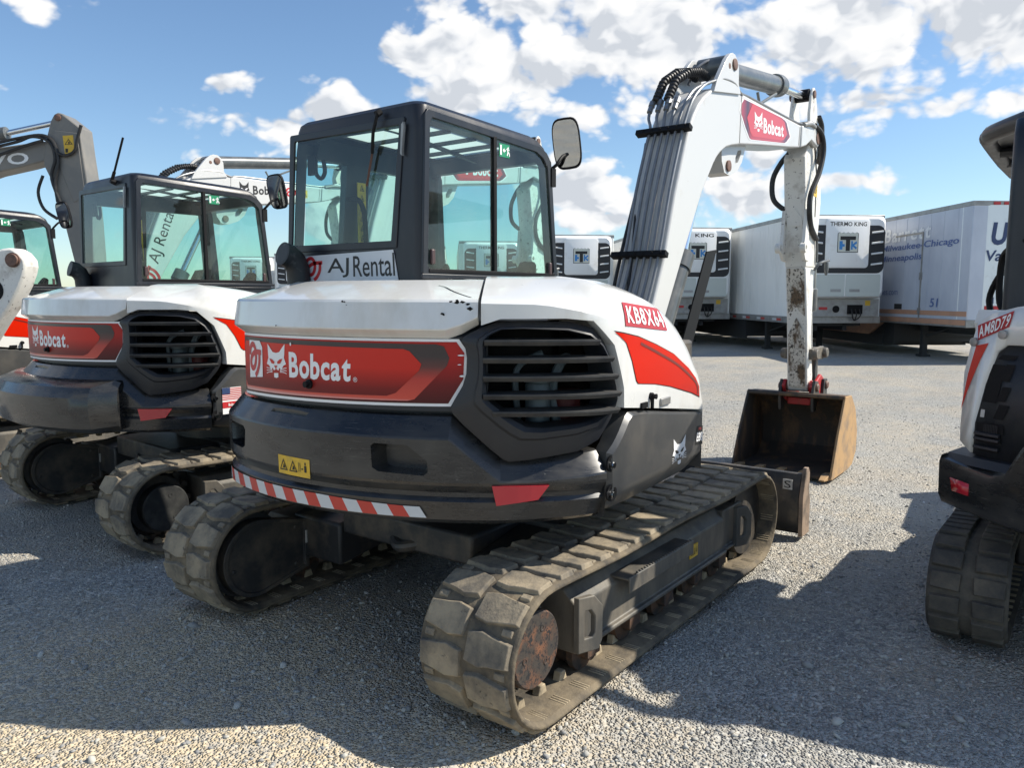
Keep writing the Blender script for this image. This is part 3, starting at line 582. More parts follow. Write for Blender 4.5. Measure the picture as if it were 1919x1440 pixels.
    mb = MB(); mb.loft([[A(s, z, -.34) for z in (1.10, 1.56)] for s in np.linspace(.85, 1.6, 8)]); mb.loft([[A(s, 1.12, d) for d in (-.34, -.12)] for s in np.linspace(.85, 1.6, 8)]); mb.loft([[A(.90, z, d) for d in (-.34, -.10)] for z in (1.1, 1.56)])
    for k in range(26): mb.loft([[A(s, 1.14+.015*k+e, -.30) for e in (0, .006)] for s in (.90, .97, 1.05)])
    mb.build('engine_bay', BLACK, ai)
    c = A(1.17, 1.2, -.22); mb = MB(); mb.lathe((c[0], c[1], 1.10), (0, 0, 1), [(0, .052), (.20, .052), (.21, .048), (.215, .060), (.245, .060)], 22); mb.build('oil_filter', LENS, ai)
    c = A(1.36, 1.2, -.24); mb = MB(); mb.lathe((c[0], c[1], 1.12), (0, 0, 1), [(0, .06), (.16, .06)], 18); mb.build('red_tank', mat('dim_red_tank', (.10, .008, .010), .5), ai)
    mb = MB(); mb.tube([A(1.26, 1.14, -.2), A(1.25, 1.3, -.24), A(1.30, 1.4, -.24), A(1.36, 1.41, -.22)], .02, 8, spline=4); mb.tube([A(1.08, 1.14, -.24), A(1.07, 1.36, -.25), A(1.2, 1.43, -.25)], .014, 8, spline=4); mb.build('engine_hose', LENS, ai)
    # ---------- engine cover (white right flank)
    zb = [(.92, 1.553), (.99, 1.577), (1.24, 1.578), (1.352, 1.568), (1.458, 1.472), (1.532, 1.296), (1.534, 1.216), (1.70, 1.196), (2.06, 1.150), (2.47, 1.096)]
    sc = [.918, .95, .99, 1.05, 1.12, 1.18, 1.24, 1.30, 1.352, 1.38, 1.41, 1.44, 1.458, 1.475, 1.49, 1.505, 1.52, 1.532, 1.536, 1.58, 1.62, 1.70, 1.80, 1.90, 2.0, 2.06, 2.15, 2.22, 2.30, 2.36, 2.41, 2.44, 2.47]
    mb = MB(); rg = []
    for s in sc:
        zc, z2, z1 = lerp_t(s, ZC), lerp_t(s, ZT), lerp_t(s, zb); r = [A(s, z1, -.06), A(s, z1, 0), A(s, max(z1, zc-.010), 0)]
        for t in (.02, .12, .25, .38, .5, .62, .74, .86, .94, 1.0): zz = zc+(z2-zc)*t; r.append(A(s, zz, cover_d(s, zz)))
        dd = cover_d(s, z2); r += [A(s, z2+.010, dd-.09), A(s, z2+.012, -.80)]; rg.append(r)
    mb.loft(rg); last = rg[-1]; mb.add([A(2.47, 1.05, d) for d in (-.8, 0)]+last[1:], [tuple(range(len(last)+1))]); mb.add(rg[0], [tuple(range(len(rg[0])))])
    cov = mb.build('engine_cover', WHITE, root, smooth=24)
    st = [(1.451, 1.529), (1.52, 1.520), (1.66, 1.50), (1.856, 1.456), (2.06, 1.402), (2.254, 1.322), (2.36, 1.262), (2.41, 1.215), (2.418, 1.162), (2.30, 1.195), (2.02, 1.254), (1.85, 1.281), (1.665, 1.300), (1.645, 1.315), (1.60, 1.40), (1.54, 1.48)]
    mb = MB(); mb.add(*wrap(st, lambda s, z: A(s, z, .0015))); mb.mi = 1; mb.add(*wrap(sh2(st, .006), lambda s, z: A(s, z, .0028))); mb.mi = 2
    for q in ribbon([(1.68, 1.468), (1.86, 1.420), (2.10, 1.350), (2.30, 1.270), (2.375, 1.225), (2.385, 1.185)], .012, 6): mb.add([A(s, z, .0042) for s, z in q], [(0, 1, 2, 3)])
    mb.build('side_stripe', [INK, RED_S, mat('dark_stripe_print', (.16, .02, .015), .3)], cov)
    mb = MB(); mb.lathe(A(1.80, 1.235, 0), (0, -1, 0), [(0, .016), (.012, .016), (.014, .010), (.03, .012)], 14); mb.obox(A(1.795, 1.215, .012), (1, 0, 0), (0, 1, 0), (0, 0, 1), .006, .006, .03); mb.build('cover_latch', BLACK, cov)
    mb = MB(); mb.obox(A(1.96, 1.195, .004), (1, .07, 0), (-.07, 1, 0), (0, 0, 1), .055, .006, .017); mb.build('latch_recess', GALV, cov, bevel=.004)
    mb = MB(); mb.obox(A(1.725, 1.204, .0), (1, .07, 0), (-.07, 1, 0), (0, 0, 1), .03, .01, .012); mb.build('cover_striker', BLACK, cov)
    # ---------- charcoal side door under the cover
    dp = [(1.436, .800), (1.432, 1.044), (1.470, 1.075), (1.568, 1.172), (1.60, 1.190), (1.72, 1.182), (2.06, 1.136), (2.47, 1.084), (2.47, .86), (2.405, .792), (2.36, .776), (2.083, .766), (1.891, .764), (1.60, .772)]
    mb = MB(); cs = (1.95, .97); def_in = [(cs[0]+(a-cs[0])*.965, cs[1]+(b-cs[1])*.93) for a, b in dp]; dd, di = dense(dp, 4), dense(def_in, 4)
    TK = lambda z: -.095*max(0, (.90-z)/.135)**1.3
    mb.loft([[A(s, z, d+TK(z)) for s, z in pl] for pl, d in ((dd, -.08), (dd, -.014), (di, .004))], closed=True)
    vs, fs = wrap_rows(def_in, lambda s, z: A(s, z, .0042+TK(z))); mb.add(vs, fs); mb.loft([[A(2.47, z, d) for d in (-.0, -.7)] for z in (.80, 1.085)])
    dr = mb.build('side_door', DOORM, root, smooth=28)
    mb = MB(); cat_emblem(mb, [(2.06, .885), (2.235, .885), (2.235, 1.005), (2.06, 1.005)], lambda s, z: A(s, z, .0062), lift=lambda s, z: A(s, z, .0075)); mb.build('cat_emblem', [WINK, INK], dr)
    mb = MB(); mb.add(*wrap([(2.365, .93), (2.466, .92), (2.466, 1.015), (2.385, 1.022)], lambda s, z: A(s, z, .0055))); mb.mi = 1; put_text(mb, 'E88', [(2.375, .945), (2.463, .938), (2.463, .985), (2.380, .99)], lambda s, z: A(s, z, .0068), .03); mb.mi = 2; put_poly(mb, [(2.40, 1.0), (2.44, .998), (2.44, 1.012), (2.40, 1.014)], None, lambda s, z: A(s, z, .0068)); mb.build('model_sticker', [INK, WINK, REDTAG], dr)
    for z in (.88, 1.0):
        mb = MB(); mb.lathe(A(1.452, z, -.006), (-.1, -1, 0), [(0, .034), (.008, .034), (.008, .024), (.004, .022)], 18); mb.mi = 1; mb.lathe(A(1.448, z-.004, -.002), (-.1, -1, 0), [(0, .013), (.018, .012)], 8); mb.build('hinge_bolt', [BLACK, CHROME], dr)
    if first:
        mb = MB(); cn = [(1.53, 1.540), (2.00, 1.512), (1.98, 1.600), (1.55, 1.645)]
        fnS = lambda k: (lambda s, z: A(s, z, cover_d(s, z)+k))
        cn = [(1.532, 1.545), (2.010, 1.508), (1.990, 1.608), (1.552, 1.640)]
        mb.add(*wrap_grid(cn, fnS(.0035))); mb.mi = 1
        vs, fs = text_fine('KB8X64', .02); mb.add([fnS(.0055)(*quad(cn, .05+.9*a, .14+.74*b)) for a, b in vs], fs); t = mb.build('number_sticker', [REDTAG, WINK], cov, fixn=False); t['_only'] = 1
def wrap_rows(poly, fn):
    bm = bmesh.new(); bm.faces.new([bm.verts.new((a, b, 0)) for a, b in poly])
    for ax, vals in (((1, 0, 0), np.arange(1.45, 2.47, .06)), ((0, 1, 0), (.79, .82, .85, .88, .91))):
        for q in vals: bmesh.ops.bisect_plane(bm, geom=bm.verts[:]+bm.edges[:]+bm.faces[:], plane_co=(q*ax[0], q*ax[1], 0), plane_no=ax)
    bm.verts.index_update(); vs = [fn(v.co.x, v.co.y) for v in bm.verts]; fs = [[v.index for v in f.verts] for f in bm.faces]; bm.free(); return vs, fs
def wrap_grid(cn, fn, nx=14, ny=10):
    return [fn(*quad(cn, a/nx, b/ny)) for b in range(ny+1) for a in range(nx+1)], [(b*(nx+1)+a, b*(nx+1)+a+1, (b+1)*(nx+1)+a+1, (b+1)*(nx+1)+a) for b in range(ny) for a in range(nx)]
def text_fine(s, bold):
    """text outline cut into small cells so that it can follow a creased skin"""
    v, f, _ = word2d(s, bold, .10); bm = bmesh.new(); vv = [bm.verts.new((a, b, 0)) for a, b in v]
    for q in f:
        try: bm.faces.new([vv[k] for k in q])
        except ValueError: pass
    for k in range(1, 10): bmesh.ops.bisect_plane(bm, geom=bm.verts[:]+bm.edges[:]+bm.faces[:], plane_co=(0, k/10, 0), plane_no=(0, 1, 0))
    for k in range(1, 16): bmesh.ops.bisect_plane(bm, geom=bm.verts[:]+bm.edges[:]+bm.faces[:], plane_co=(k/16, 0, 0), plane_no=(1, 0, 0))
    bm.verts.index_update(); r = [(q.co.x, q.co.y) for q in bm.verts], [[q.index for q in p.verts] for p in bm.faces]; bm.free(); return r
def rrect(x0, x1, y0, y1, r, z, n=5):
    out = []
    for cx, cy, a0 in ((x1-r, y1-r, 0), (x0+r, y1-r, 90), (x0+r, y0+r, 180), (x1-r, y0+r, 270)):
        for k in range(n+1):
            a = R_(a0+90*k/n); out.append((cx+r*math.cos(a), cy+r*math.sin(a), z))
    return out
def slope(q): return (q[0], q[1], q[2]-.032*(q[0]+.87)*max(0, min(1, (q[2]-2.2)/.3)))
def make_cab(root, first=True):
    yR, yL = -.222, .672
    def ring(z, dx0, dx1, dy, r, yl): return [slope(q) for q in rrect(-.87+dx0, .235-dx1, yR+dy, yl-dy, r, z)]
    rings = [ring(1.25, 0, -.02, 0, .05, .77), ring(1.72, 0, -.02, 0, .05, .762), ring(1.93, 0, -.005, 0, .05, .728), ring(2.40, 0, .045, .0, .045, .682), ring(2.50, .004, .09, .004, .045, .670), ring(2.530, .010, .135, .010, .05, .668), ring(2.548, .026, .18, .026, .06, .666), ring(2.556, .055, .22, .055, .07, .664)]
    mb = MB(); mb.loft(rings, closed=True, cap=True); cab = mb.build('cab', CABM, root, smooth=0)
    cav = MB(); cav.loft([rrect(-.825, .18, yR+.045, .70, .03, 1.20), rrect(-.825, .18, yR+.045, .69, .03, 1.9), [slope(q) for q in rrect(-.825, .15, yR+.045, .635, .03, 2.40)], [slope(q) for q in rrect(-.79, .05, yR+.085, .60, .05, 2.49)]], closed=True, cap=True)
    side = [(-.838, 1.800), (-.812, 2.455), (-.795, 2.478), (.035, 2.441), (.100, 2.415), (.143, 2.372), (.213, 1.795), (.200, 1.780), (-.825, 1.786)]
    wr = MB(); wr.prism(side, lambda a, b, d: (a, d, b), yR-.1, yR+.12)
    back = [(-.035, 1.918), (-.100, 2.440), (-.095, 2.447), (.655, 2.457), (.664, 2.450), (.709, 1.925), (.700, 1.920)]
    wb = MB(); wb.prism(back, lambda a, b, d: (d, a, b), -1.0, -.75)
    wl1 = MB(); wl1.prism([(-.80, 1.80), (-.79, 2.38), (-.545, 2.38), (-.545, 1.80)], lambda a, b, d: (a, d, b), .55, .9)
    wl2 = MB(); wl2.prism([(-.37, 1.35), (-.38, 2.37), (.10, 2.37), (.15, 1.9), (.15, 1.35)], lambda a, b, d: (a, d, b), .55, .9)
    wf = MB(); wf.prism([(-.16, 1.35), (-.16, 2.40), (.60, 2.40), (.66, 1.35)], lambda a, b, d: (d, a, b), .1, .5)
    ht = MB(); ht.box(-.70, .03, -.06, .50, 2.44, 2.7)
    cut(cab, [cav, wr, wb, wl1, wl2, wf, ht]); cab.data.polygons.foreach_set('use_smooth', [True]*len(cab.data.polygons)); cab.data.set_sharp_from_angle(angle=R_(30))
    # window units: black bonded frame + pane
    def frame(nm, pl, m, fn, d0, d1):
        cx = sum(p[0] for p in pl)/len(pl); cy = sum(p[1] for p in pl)/len(pl)
        def off(k): return [(cx+(p[0]-cx)*(1+k/abs(max(.25, abs(p[0]-cx)))), cy+(p[1]-cy)*(1+k/abs(max(.2, abs(p[1]-cy))))) for p in pl]
        mb = MB(); a, b = off(m), off(-.004)
        mb.loft([[fn(p[0], p[1], d) for p in q] for q, d in ((a, d1), (a, d0), (b, d0), (b, d1), (a, d1))], closed=True); return mb
    def pane(nm, pl, fn, d, mt=GLASS):
        mb = MB(); put_poly(mb, pl, None, lambda a, b: fn(a, b, d)); return mb.build(nm, mt, cab, smooth=0)
    fs = lambda a, b, d: (a, yR-d, b); fb = lambda a, b, d: (-.87-d, a, b)
    frame('f', side, .030, fs, .006, -.006).build('window_frame', CABM, cab, bevel=.003)
    pane('side_window', side, fs, -.004)
    mb = MB(); mb.box(-.343, -.318, yR-.008, yR+.02, 1.775, 2.462); mb.box(-.83, .21, yR-.010, yR+.0, 1.772, 1.790); mb.build('window_bar', BLACK, cab, bevel=.003)
    mb = MB(); mb.prism([(-.875, 1.742), (.258, 1.742), (.258, 1.764), (-.88, 1.766)], lambda a, b, d: (a, yR-d, b), .0, .012); mb.prism([(-.35, 1.722), (.262, 1.722), (.262, 1.736), (-.35, 1.736)], lambda a, b, d: (a, yR-d, b), .0, .009); mb.build('window_rail', CABM, cab, bevel=.003)
    frame('b', back, .030, fb, .007, -.006).build('window_frame', CABM, cab, bevel=.003)
    pane('rear_window', back, fb, -.004)
    pane('door_window', [(-.37, 1.35), (-.38, 2.37), (.10, 2.37), (.15, 1.9), (.15, 1.35)], lambda a, b, d: (a, .70-.06*(b-1.9)+d, b), 0); pane('door_window', [(-.80, 1.80), (-.79, 2.38), (-.545, 2.38), (-.545, 1.80)], lambda a, b, d: (a, .70-.06*(b-1.9)+d, b), 0)
    pane('front_window', [(-.16, 1.35), (-.16, 2.40), (.60, 2.40), (.66, 1.35)], lambda a, b, d: (.215-.05*(b-1.9), a, b), 0)
    pane('roof_hatch', [(-.71, -.07), (.04, -.07), (.04, .51), (-.71, .51)], lambda a, b, d: slope((a, b, 2.500)), 0, HATCH)
    mb = MB()
    for x in (-.50, -.30, -.12): mb.obox(slope((x, .22, 2.490)), (1, 0, -.106), (0, 1, 0), (.106, 0, 1), .012, .29, .008)
    mb.obox(slope((-.33, .21, 2.486)), (1, 0, -.106), (0, 1, 0), (.106, 0, 1), .38, .012, .008); mb.build('hatch_bars', CABM, cab)
    mb = MB(); mb.box(-.80, .14, yR+.05, yR+.056, 1.55, 1.78); mb.build('interior_lining', INTER, cab)
    for x, z in ((-.800, 1.845), (.168, 1.815)):
        mb = MB(); mb.box(x-.013, x+.013, yR-.012, yR+.006, z-.035, z+.035); mb.build('window_catch', mat('maroon_catch', (.06, .035, .035), .4), cab, bevel=.006)
    # seat, levers, door post labels, grab handle
    mb = MB(); mb.loft([rrect(-.30, .12, .02, .44, .06, 1.42), rrect(-.32, .13, .0, .46, .08, 1.50), rrect(-.30, .11, .02, .44, .08, 1.54)], closed=True, cap=True)
    mb.loft([[(x+.10*(z-1.5)*-1-.30, y, z) for x, y in ((-.05, c-w), (.05, c-w*.9), (.07, c), (.05, c+w*.9), (-.05, c+w), (-.06, c))] for z, w, c in ((1.46, .20, .23), (1.56, .22, .23), (1.70, .21, .23), (1.77, .16, .23), (1.79, .08, .23))], closed=True, cap=True)
    mb.build('seat', SEATM, cab, bevel=.012)
    for y in (-.08, .52):
        mb = MB(); mb.obox((-.05, y, 1.55), (1, 0, 0), (0, 1, 0), (0, 0, 1), .16, .05, .05); mb.tube([(.08, y, 1.58), (.10, y, 1.72), (.12, y, 1.76)], .014, 8); mb.lathe((.12, y, 1.74), (.1, 0, 1), [(0, .02), (.05, .028), (.10, .022), (.12, .01)], 12); mb.build('control_lever', BLACK, cab)
    mb = MB(); mb.prism([(.06, 1.60), (.12, 1.62), (.15, 1.84), (.12, 1.86), (.07, 1.80)], lambda a, b, d: (a, d, b), -.15, -.05); mb.build('monitor', BLACK, cab, bevel=.01)
    mb = MB(); mb.tube([(-.52, .655, 2.20), (-.50, .60, 2.19), (-.47, .59, 2.12), (-.45, .60, 1.95)], .014, 8, spline=4); mb.build('grab_handle', BLACK, cab)
    mb = MB(); mb.obox((-.455, .625, 2.12), (1, 0, 0), (0, 1, 0), (0, 0, 1), .030, .003, .17); mb.mi = 1
    for k in range(6): warning_glyphs(mb, [(-.475, 1.965+.055*k), (-.435, 1.965+.055*k), (-.435, 2.01+.055*k), (-.475, 2.01+.055*k)], lambda a, b: (a, .6205, b), 1)
    mb.build('warning_label', [YEL, INK], cab)
    mb = MB(); mb.tube([(-.79, .60, 2.37), (-.79, .60, 2.30), (-.79, .56, 2.27), (-.79, .53, 2.30), (-.79, .54, 2.36)], .011, 8, spline=4); mb.obox((-.80, .62, 2.34), (1, 0, 0), (0, 1, 0), (0, 0, 1), .008, .025, .05); mb.build('coat_hook', BLACK, cab)
    mb = MB(); mb.obox((-.245, yR+.0025, 2.405), (1, 0, 0), (0, 1, 0), (0, 0, 1), .043, .001, .033); mb.mi = 1
    put_poly(mb, [(-.283, 2.38), (-.283, 2.43), (-.270, 2.43), (-.270, 2.38)], None, lambda a, b: (a, yR-.0005, b))
    put_poly(mb, [(-.262, 2.405), (-.248, 2.418), (-.248, 2.409), (-.238, 2.409), (-.238, 2.401), (-.248, 2.401), (-.248, 2.392)], None, lambda a, b: (a, yR-.0005, b))
    for q in ribbon([(-.225, 2.382), (-.218, 2.40), (-.222, 2.415), (-.212, 2.425)], .008, 3)+ribbon([(-.218, 2.40), (-.208, 2.395), (-.204, 2.38)], .006, 3)+ribbon([(-.232, 2.412), (-.22, 2.416), (-.206, 2.41)], .005, 3): put_poly(mb, q, None, lambda a, b: (a, yR-.0005, b))
    mb.build('exit_sign', [GREENS, WINK], cab)
    mb = MB(); mb.prism([(-.115, 2.31), (-.125, 2.44), (-.137, 2.45), (-.140, 2.43), (-.125, 2.32), (-.128, 2.30)], lambda a, b, d: (-.878-d, a, b), 0, .014); mb.build('window_hinge', GALV, cab)
    # rear wiper
    mb = MB(); mb.tube([(-.885, .015, 2.515), (-.905, .02, 2.50)], .016, 10); mb.tube([(-.905, .012, 2.512), (-.905, .045, 2.42), (-.890, .07, 2.33)], .008, 8); mb.mi = 1; mb.tube([(-.886, .062, 2.37), (-.882, .120, 2.185)], .006, 6); wp = mb.build('wiper', [BLACK, mat('rusty_wiper_blade', (.10, .045, .03), .7)], cab); wp['_only'] = 1
    if first:
        mb = MB(); mb.prism([(.600, 1.732), (.612, 1.868), (-.043, 1.880), (-.074, 1.738)], lambda a, b, d: (-.872-d, a, b), 0, .004); mb.mi = 1
        f = lambda a, b: (-.8768, a, b); put_text(mb, 'AJ', [(.428, 1.757), (.268, 1.755), (.264, 1.852), (.424, 1.851)], f, .004); put_text(mb, 'Rental', [(.234, 1.757), (-.056, 1.757), (-.050, 1.866), (.234, 1.858)], f, .006); mb.mi = 2
        aj_emblem(mb, [(.598, 1.748), (.462, 1.748), (.462, 1.862), (.598, 1.862)], f, .16); t = mb.build('name_plate', [PLATE, INK, REDINK], cab); t['_only'] = 1
    # mirror on its bent bracket
    def mring(d, s): return [(.300+d, y, z) for y, z in [(-.245+(.078*s)*math.copysign(abs(math.cos(a))**.5, math.cos(a))-.10*(0), 2.52+(.138*s)*math.copysign(abs(math.sin(a))**.55, math.sin(a))) for a in [2*math.pi*k/28 for k in range(28)]]]
    def tilt(q): 
        v = Matrix.Rotation(R_(-9), 3, 'Y') @ Matrix.Rotation(R_(-6), 3, 'X') @ Vector((q[0]-.30, q[1]+.245, q[2]-2.52)); v = Matrix.Rotation(R_(26), 3, 'Z') @ v; return (v.x+.30, v.y-.245, v.z+2.52)
    mb = MB(); mb.loft([[tilt(q) for q in mring(d, s)] for d, s in ((.002, .9), (-.008, 1.0), (.012, 1.03), (.030, .9), (.040, .55))], closed=True, cap=True); mb.mi = 1
    mb.add([tilt(q) for q in mring(-.0085, .93)], [tuple(range(28))]); mb.mi = 0
    mb.tube([(.19, -.20, 2.36), (.20, -.245, 2.39), (.25, -.25, 2.44), (.335, -.245, 2.47)], .010, 8, spline=4); mb.box(.17, .21, -.235, -.215, 2.27, 2.37); mb.lathe((.33, -.25, 2.50), (.3, -1, 0), [(0, .022), (.05, .022)], 10)
    mb.build('mirror', [BLACK, MIRR], cab, smooth=40, fixn=True)
    # exhaust stack, bent back and cut open
    pts = [Vector(q) for q in ((-.915, .605, 1.50), (-.915, .605, 1.74), (-.920, .605, 1.80), (-.940, .607, 1.842), (-.972, .610, 1.868), (-1.008, .613, 1.878))]
    mb = MB(); mb.tube(pts, .060, 24, cap=False); d = (pts[-1]-pts[-2]).normalized(); mb.tube([pts[-1], pts[-1]-d*.001], [.060, .051], 24, cap=False); mb.tube([pts[-1], pts[-2], pts[-3], pts[2], pts[1]], [.051, .051, .05, .05, .05], 24)
    mb.build('exhaust_pipe', mat('sooty_pipe_paint', (.018, .020, .020), .5, var=(.10, .10, .09), vs=14, vlo=.55, vhi=.7), root, fixn=False)
    return cab

YC, HW = -.415, .140
def make_boom(root, decal='red'):
    bp = [(.66, 1.38), (.70, 1.45), (.814, 1.638), (.938, 1.908), (1.068, 2.307), (1.199, 2.617), (1.250, 2.730), (1.308, 2.816), (1.385, 2.900), (1.466, 2.962), (1.570, 3.020), (1.68, 3.062), (1.80, 3.090), (1.915, 3.104), (2.17, 3.108), (2.8, 3.110), (3.50, 3.118), (3.62, 3.13), (3.74, 3.20), (3.93, 3.20), (4.02, 3.15), (4.03, 3.05), (3.97, 3.0), (3.77, 3.035), (3.62, 2.965), (3.476, 2.930), (3.223, 2.893), (2.474, 2.800), (2.12, 2.752), (1.966, 2.722), (1.86, 2.695), (1.758, 2.645), (1.70, 2.605), (1.653, 2.560), (1.472, 2.348), (1.199, 1.918), (.985, 1.567), (.88, 1.38)]
    Y = lambda a, b, d: (a, YC+d, b)
    mb = MB(); mb.prism(bp, Y, -HW, HW); mb.prism([(q[0], q[1]) for q in bp[16:26]], Y, -HW-.014, HW+.014)
    bm = mb.build('boom', BOOMW, root, smooth=20, bevel=.012)
    for pts in ([(2.10, 2.76), (2.115, 3.09)], [(3.45, 2.945), (3.47, 3.10)]):
        mb = MB(); mb.tube([Y(a, b, -HW-.0005) for a, b in pts], .0045, 6, spline=4); mb.build('weld_seam', mat('weld_bead', (.44, .43, .41), .5), bm)
    for s in (-1, 1):   # cylinder ears on the knee and the pierced lug under it
        mb = MB(); mb.prism([(1.585, 3.015), (1.635, 3.10), (1.784, 3.270), (1.845, 3.318), (1.885, 3.332), (1.935, 3.330), (1.985, 3.30), (2.01, 3.25), (2.015, 3.15), (2.06, 3.09)], Y, s*HW-.016, s*HW+.016)
        mb.mi = 1; mb.lathe((1.925, YC+s*(HW+.014), 3.262), (0, s, 0), [(0, .040), (.012, .040), (.014, .032)], 18); mb.lathe((1.84, YC+s*(HW+.015), 3.235), (0, s, 0), [(0, .022), (.003, .018)], 14); mb.build('cylinder_ear', [BOOMW, PINM], bm, bevel=.004)
    o = [(1.93, 2.735), (1.945, 2.62), (2.00, 2.545), (2.10, 2.535), (2.24, 2.585), (2.33, 2.66), (2.40, 2.79)]; hole = [(2.20, 2.635), (2.25, 2.650), (2.31, 2.72), (2.31, 2.748), (2.245, 2.735), (2.20, 2.68)]
    mb = MB(); mb.prism(o, Y, -.075, .075); lug = mb.build('lifting_lug', [BOOMW, PINM], bm, smooth=0)
    h = MB(); h.prism(hole, Y, -.2, .2); cut(lug, [h]); m2 = MB(); m2.lathe((2.06, YC-.074, 2.60), (0, -1, 0), [(0, .040), (.014, .040), (.016, .03)], 18); m2.build('lug_pin', PINM, bm)
    # name sticker on the right face
    yd = -HW-.0015
    dc = [(2.14, 3.083), (2.082, 3.028), (2.075, 2.985), (2.178, 2.888), (2.275, 2.818), (2.31, 2.812), (3.10, 2.905), (3.15, 2.925), (3.235, 2.978), (3.131, 3.080), (3.08, 3.092), (3.0, 3.098)]
    if decal == 'red':
        mb = MB(); mb.mi = 0; put_poly(mb, dc, None, lambda a, b: Y(a, b, yd)); mb.mi = 1; put_poly(mb, sh_poly(dc, .025, .008), None, lambda a, b: Y(a, b, yd-.0012)); mb.mi = 2
        put_poly(mb, [(2.33, 3.078), (2.225, 2.960), (2.30, 2.870), (2.35, 2.845), (3.00, 2.915), (3.06, 2.932), (3.135, 2.985), (3.06, 3.068), (3.0, 3.08)], None, lambda a, b: Y(a, b, yd-.0024)); mb.mi = 0
        f = lambda a, b: Y(a, b, yd-.0036); put_word(mb, 'Bobcat', [(2.575, 2.905), (3.04, 2.948), (3.03, 3.052), (2.565, 3.018)], f, .030, .055); cat_emblem(mb, [(2.374, 2.898), (2.555, 2.922), (2.545, 3.056), (2.361, 3.030)], f, ink=0, dark=2, lift=lambda a, b: Y(a, b, yd-.0046))
        mb.build('boom_sticker', [WINK, RED_S2, REDST], bm)
    # hydraulic lines up the back of the boom
    back = [(.70, 1.45), (.814, 1.638), (.938, 1.908), (1.068, 2.307), (1.199, 2.617), (1.25, 2.73)]
    def off(p, k): return (p[0]-.92*k, YC, p[1]+.38*k)
    for k in range(6):
        y = YC-.118+.047*k; pts = [(q[0]-.036, y, q[1]+.014) for q in back]; 
        if k == 0: pts += [(1.300, y-.012, 2.905), (1.45, y-.02, 3.025), (1.62, y-.02, 3.09), (1.75, y-.03, 3.13), (1.95, y-.03, 3.14), (2.12, y-.02, 3.10), (2.3, y, 3.125), (3.45, y, 3.135), (3.60, y-.01, 3.16)]
        elif k == 1: pts += [(1.300, y, 2.875), (1.43, y, 2.995), (1.58, y, 3.065), (1.70, y, 3.105)]
        else: pts += [(1.245, y+.01*(k-2), 2.815), (1.275, y+.012*(k-2), 2.87)]
        mb = MB(); mb.tube(pts, .0105, 8, spline=3)
        if k > 1: mb.lathe((1.265, y+.012*(k-2), 2.86), (.5, 0, .75), [(0, .018), (.05, .018), (.05, .022), (.09, .022)], 8)
        p0 = pts[0]; mb.lathe((p0[0]+.05, y, p0[2]+.09), (-.45, 0, -.8), [(0, .017), (.03, .020), (.06, .020), (.065, .016), (.10, .016)], 8); mb.build('hydraulic_line', PIPEM, bm)
    for (x, z) in ((.935, 1.900), (1.238, 2.70)):
        d = Vector((.40, 0, .92)); n = Vector((-.92, 0, .40)); mb = MB(); mb.obox(Vector((x, YC+.015, z))+n*.045, (0, 1, 0), d, n, .190, .017, .024)
        for k in range(6): mb.lathe(Vector((x, YC-.142+.058*k, z))+n*.072, n, [(0, .009), (.006, .008)], 8)
        mb.build('line_clamp', BLACK, bm, bevel=.004)
    for y0, lift in ((YC+.10, .07), (YC+.015, .06)):
        mb = MB(); pts = [(1.315, y0+.03, 2.935), (1.40, y0+.02, 3.03+lift*.6), (1.55, y0, 3.09+lift), (1.68, y0-.02, 3.12+lift), (1.80, y0-.03, 3.13+lift*.6)]; mb.tube(pts, .024, 10, spline=6)
        P = [Vector(p) for p in pts]
        for k in range(22):
            t = k/22*4; i = min(int(t), 3); q = P[i].lerp(P[i+1], t-i)+Vector((0, 0, .006)); mb.lathe(q-(P[i+1]-P[i]).normalized()*.008, P[i+1]-P[i], [(0, .026), (.004, .031), (.012, .031), (.016, .026)], 10)
        mb.build('knee_hose', HOSE, bm, smooth=40)
    mb = MB(); mb.tube([(1.30, YC+.19, 2.60), (1.10, YC+.185, 2.2), (.93, YC+.18, 1.85), (.80, YC+.17, 1.55)], .012, 8, spline=4); mb.tube([(1.24, YC+.16, 2.66), (1.07, YC+.13, 2.25), (.91, YC+.07, 1.93), (.80, YC+.05, 1.62)], .010, 8, spline=4); mb.build('boom_hose', HOSE, bm)
    mb = MB(); mb.tube([(1.72, YC+.09, 3.12), (1.76, YC+.07, 3.22), (1.86, YC+.02, 3.30), (1.93, YC, 3.305)], .010, 8, spline=4); mb.build('cylinder_line', PIPEM, bm)
    # lift cylinder in front of the boom with its guard
    mb = MB(); a, b, c = Vector((1.02, YC+.02, 1.12)), Vector((1.515, YC+.02, 1.93)), Vector((1.87, YC+.05, 2.555)); d = (b-a).normalized(); mb.cyl(a, b, .078, 24); mb.lathe(b-d*.10, d, [(0, .088), (.12, .088), (.13, .06)], 24); mb.mi = 1; mb.cyl(b, c, .034, 18); mb.build('lift_cylinder', [CYLM, CHROME], root)
    mb = MB(); mb.prism([(1.12, 1.16), (1.30, 1.16), (1.54, 1.60), (1.77, 1.985), (1.60, 1.965), (1.36, 1.56)], lambda a, b, e: (a, YC-.13+e, b), 0, .01); mb.build('cylinder_guard', BLACK, root)
    # stick cylinder along the top
    a, b, c = Vector((1.93, YC, 3.262)), Vector((3.22, YC, 3.415)), Vector((3.955, YC, 3.475)); d = (b-a).normalized()
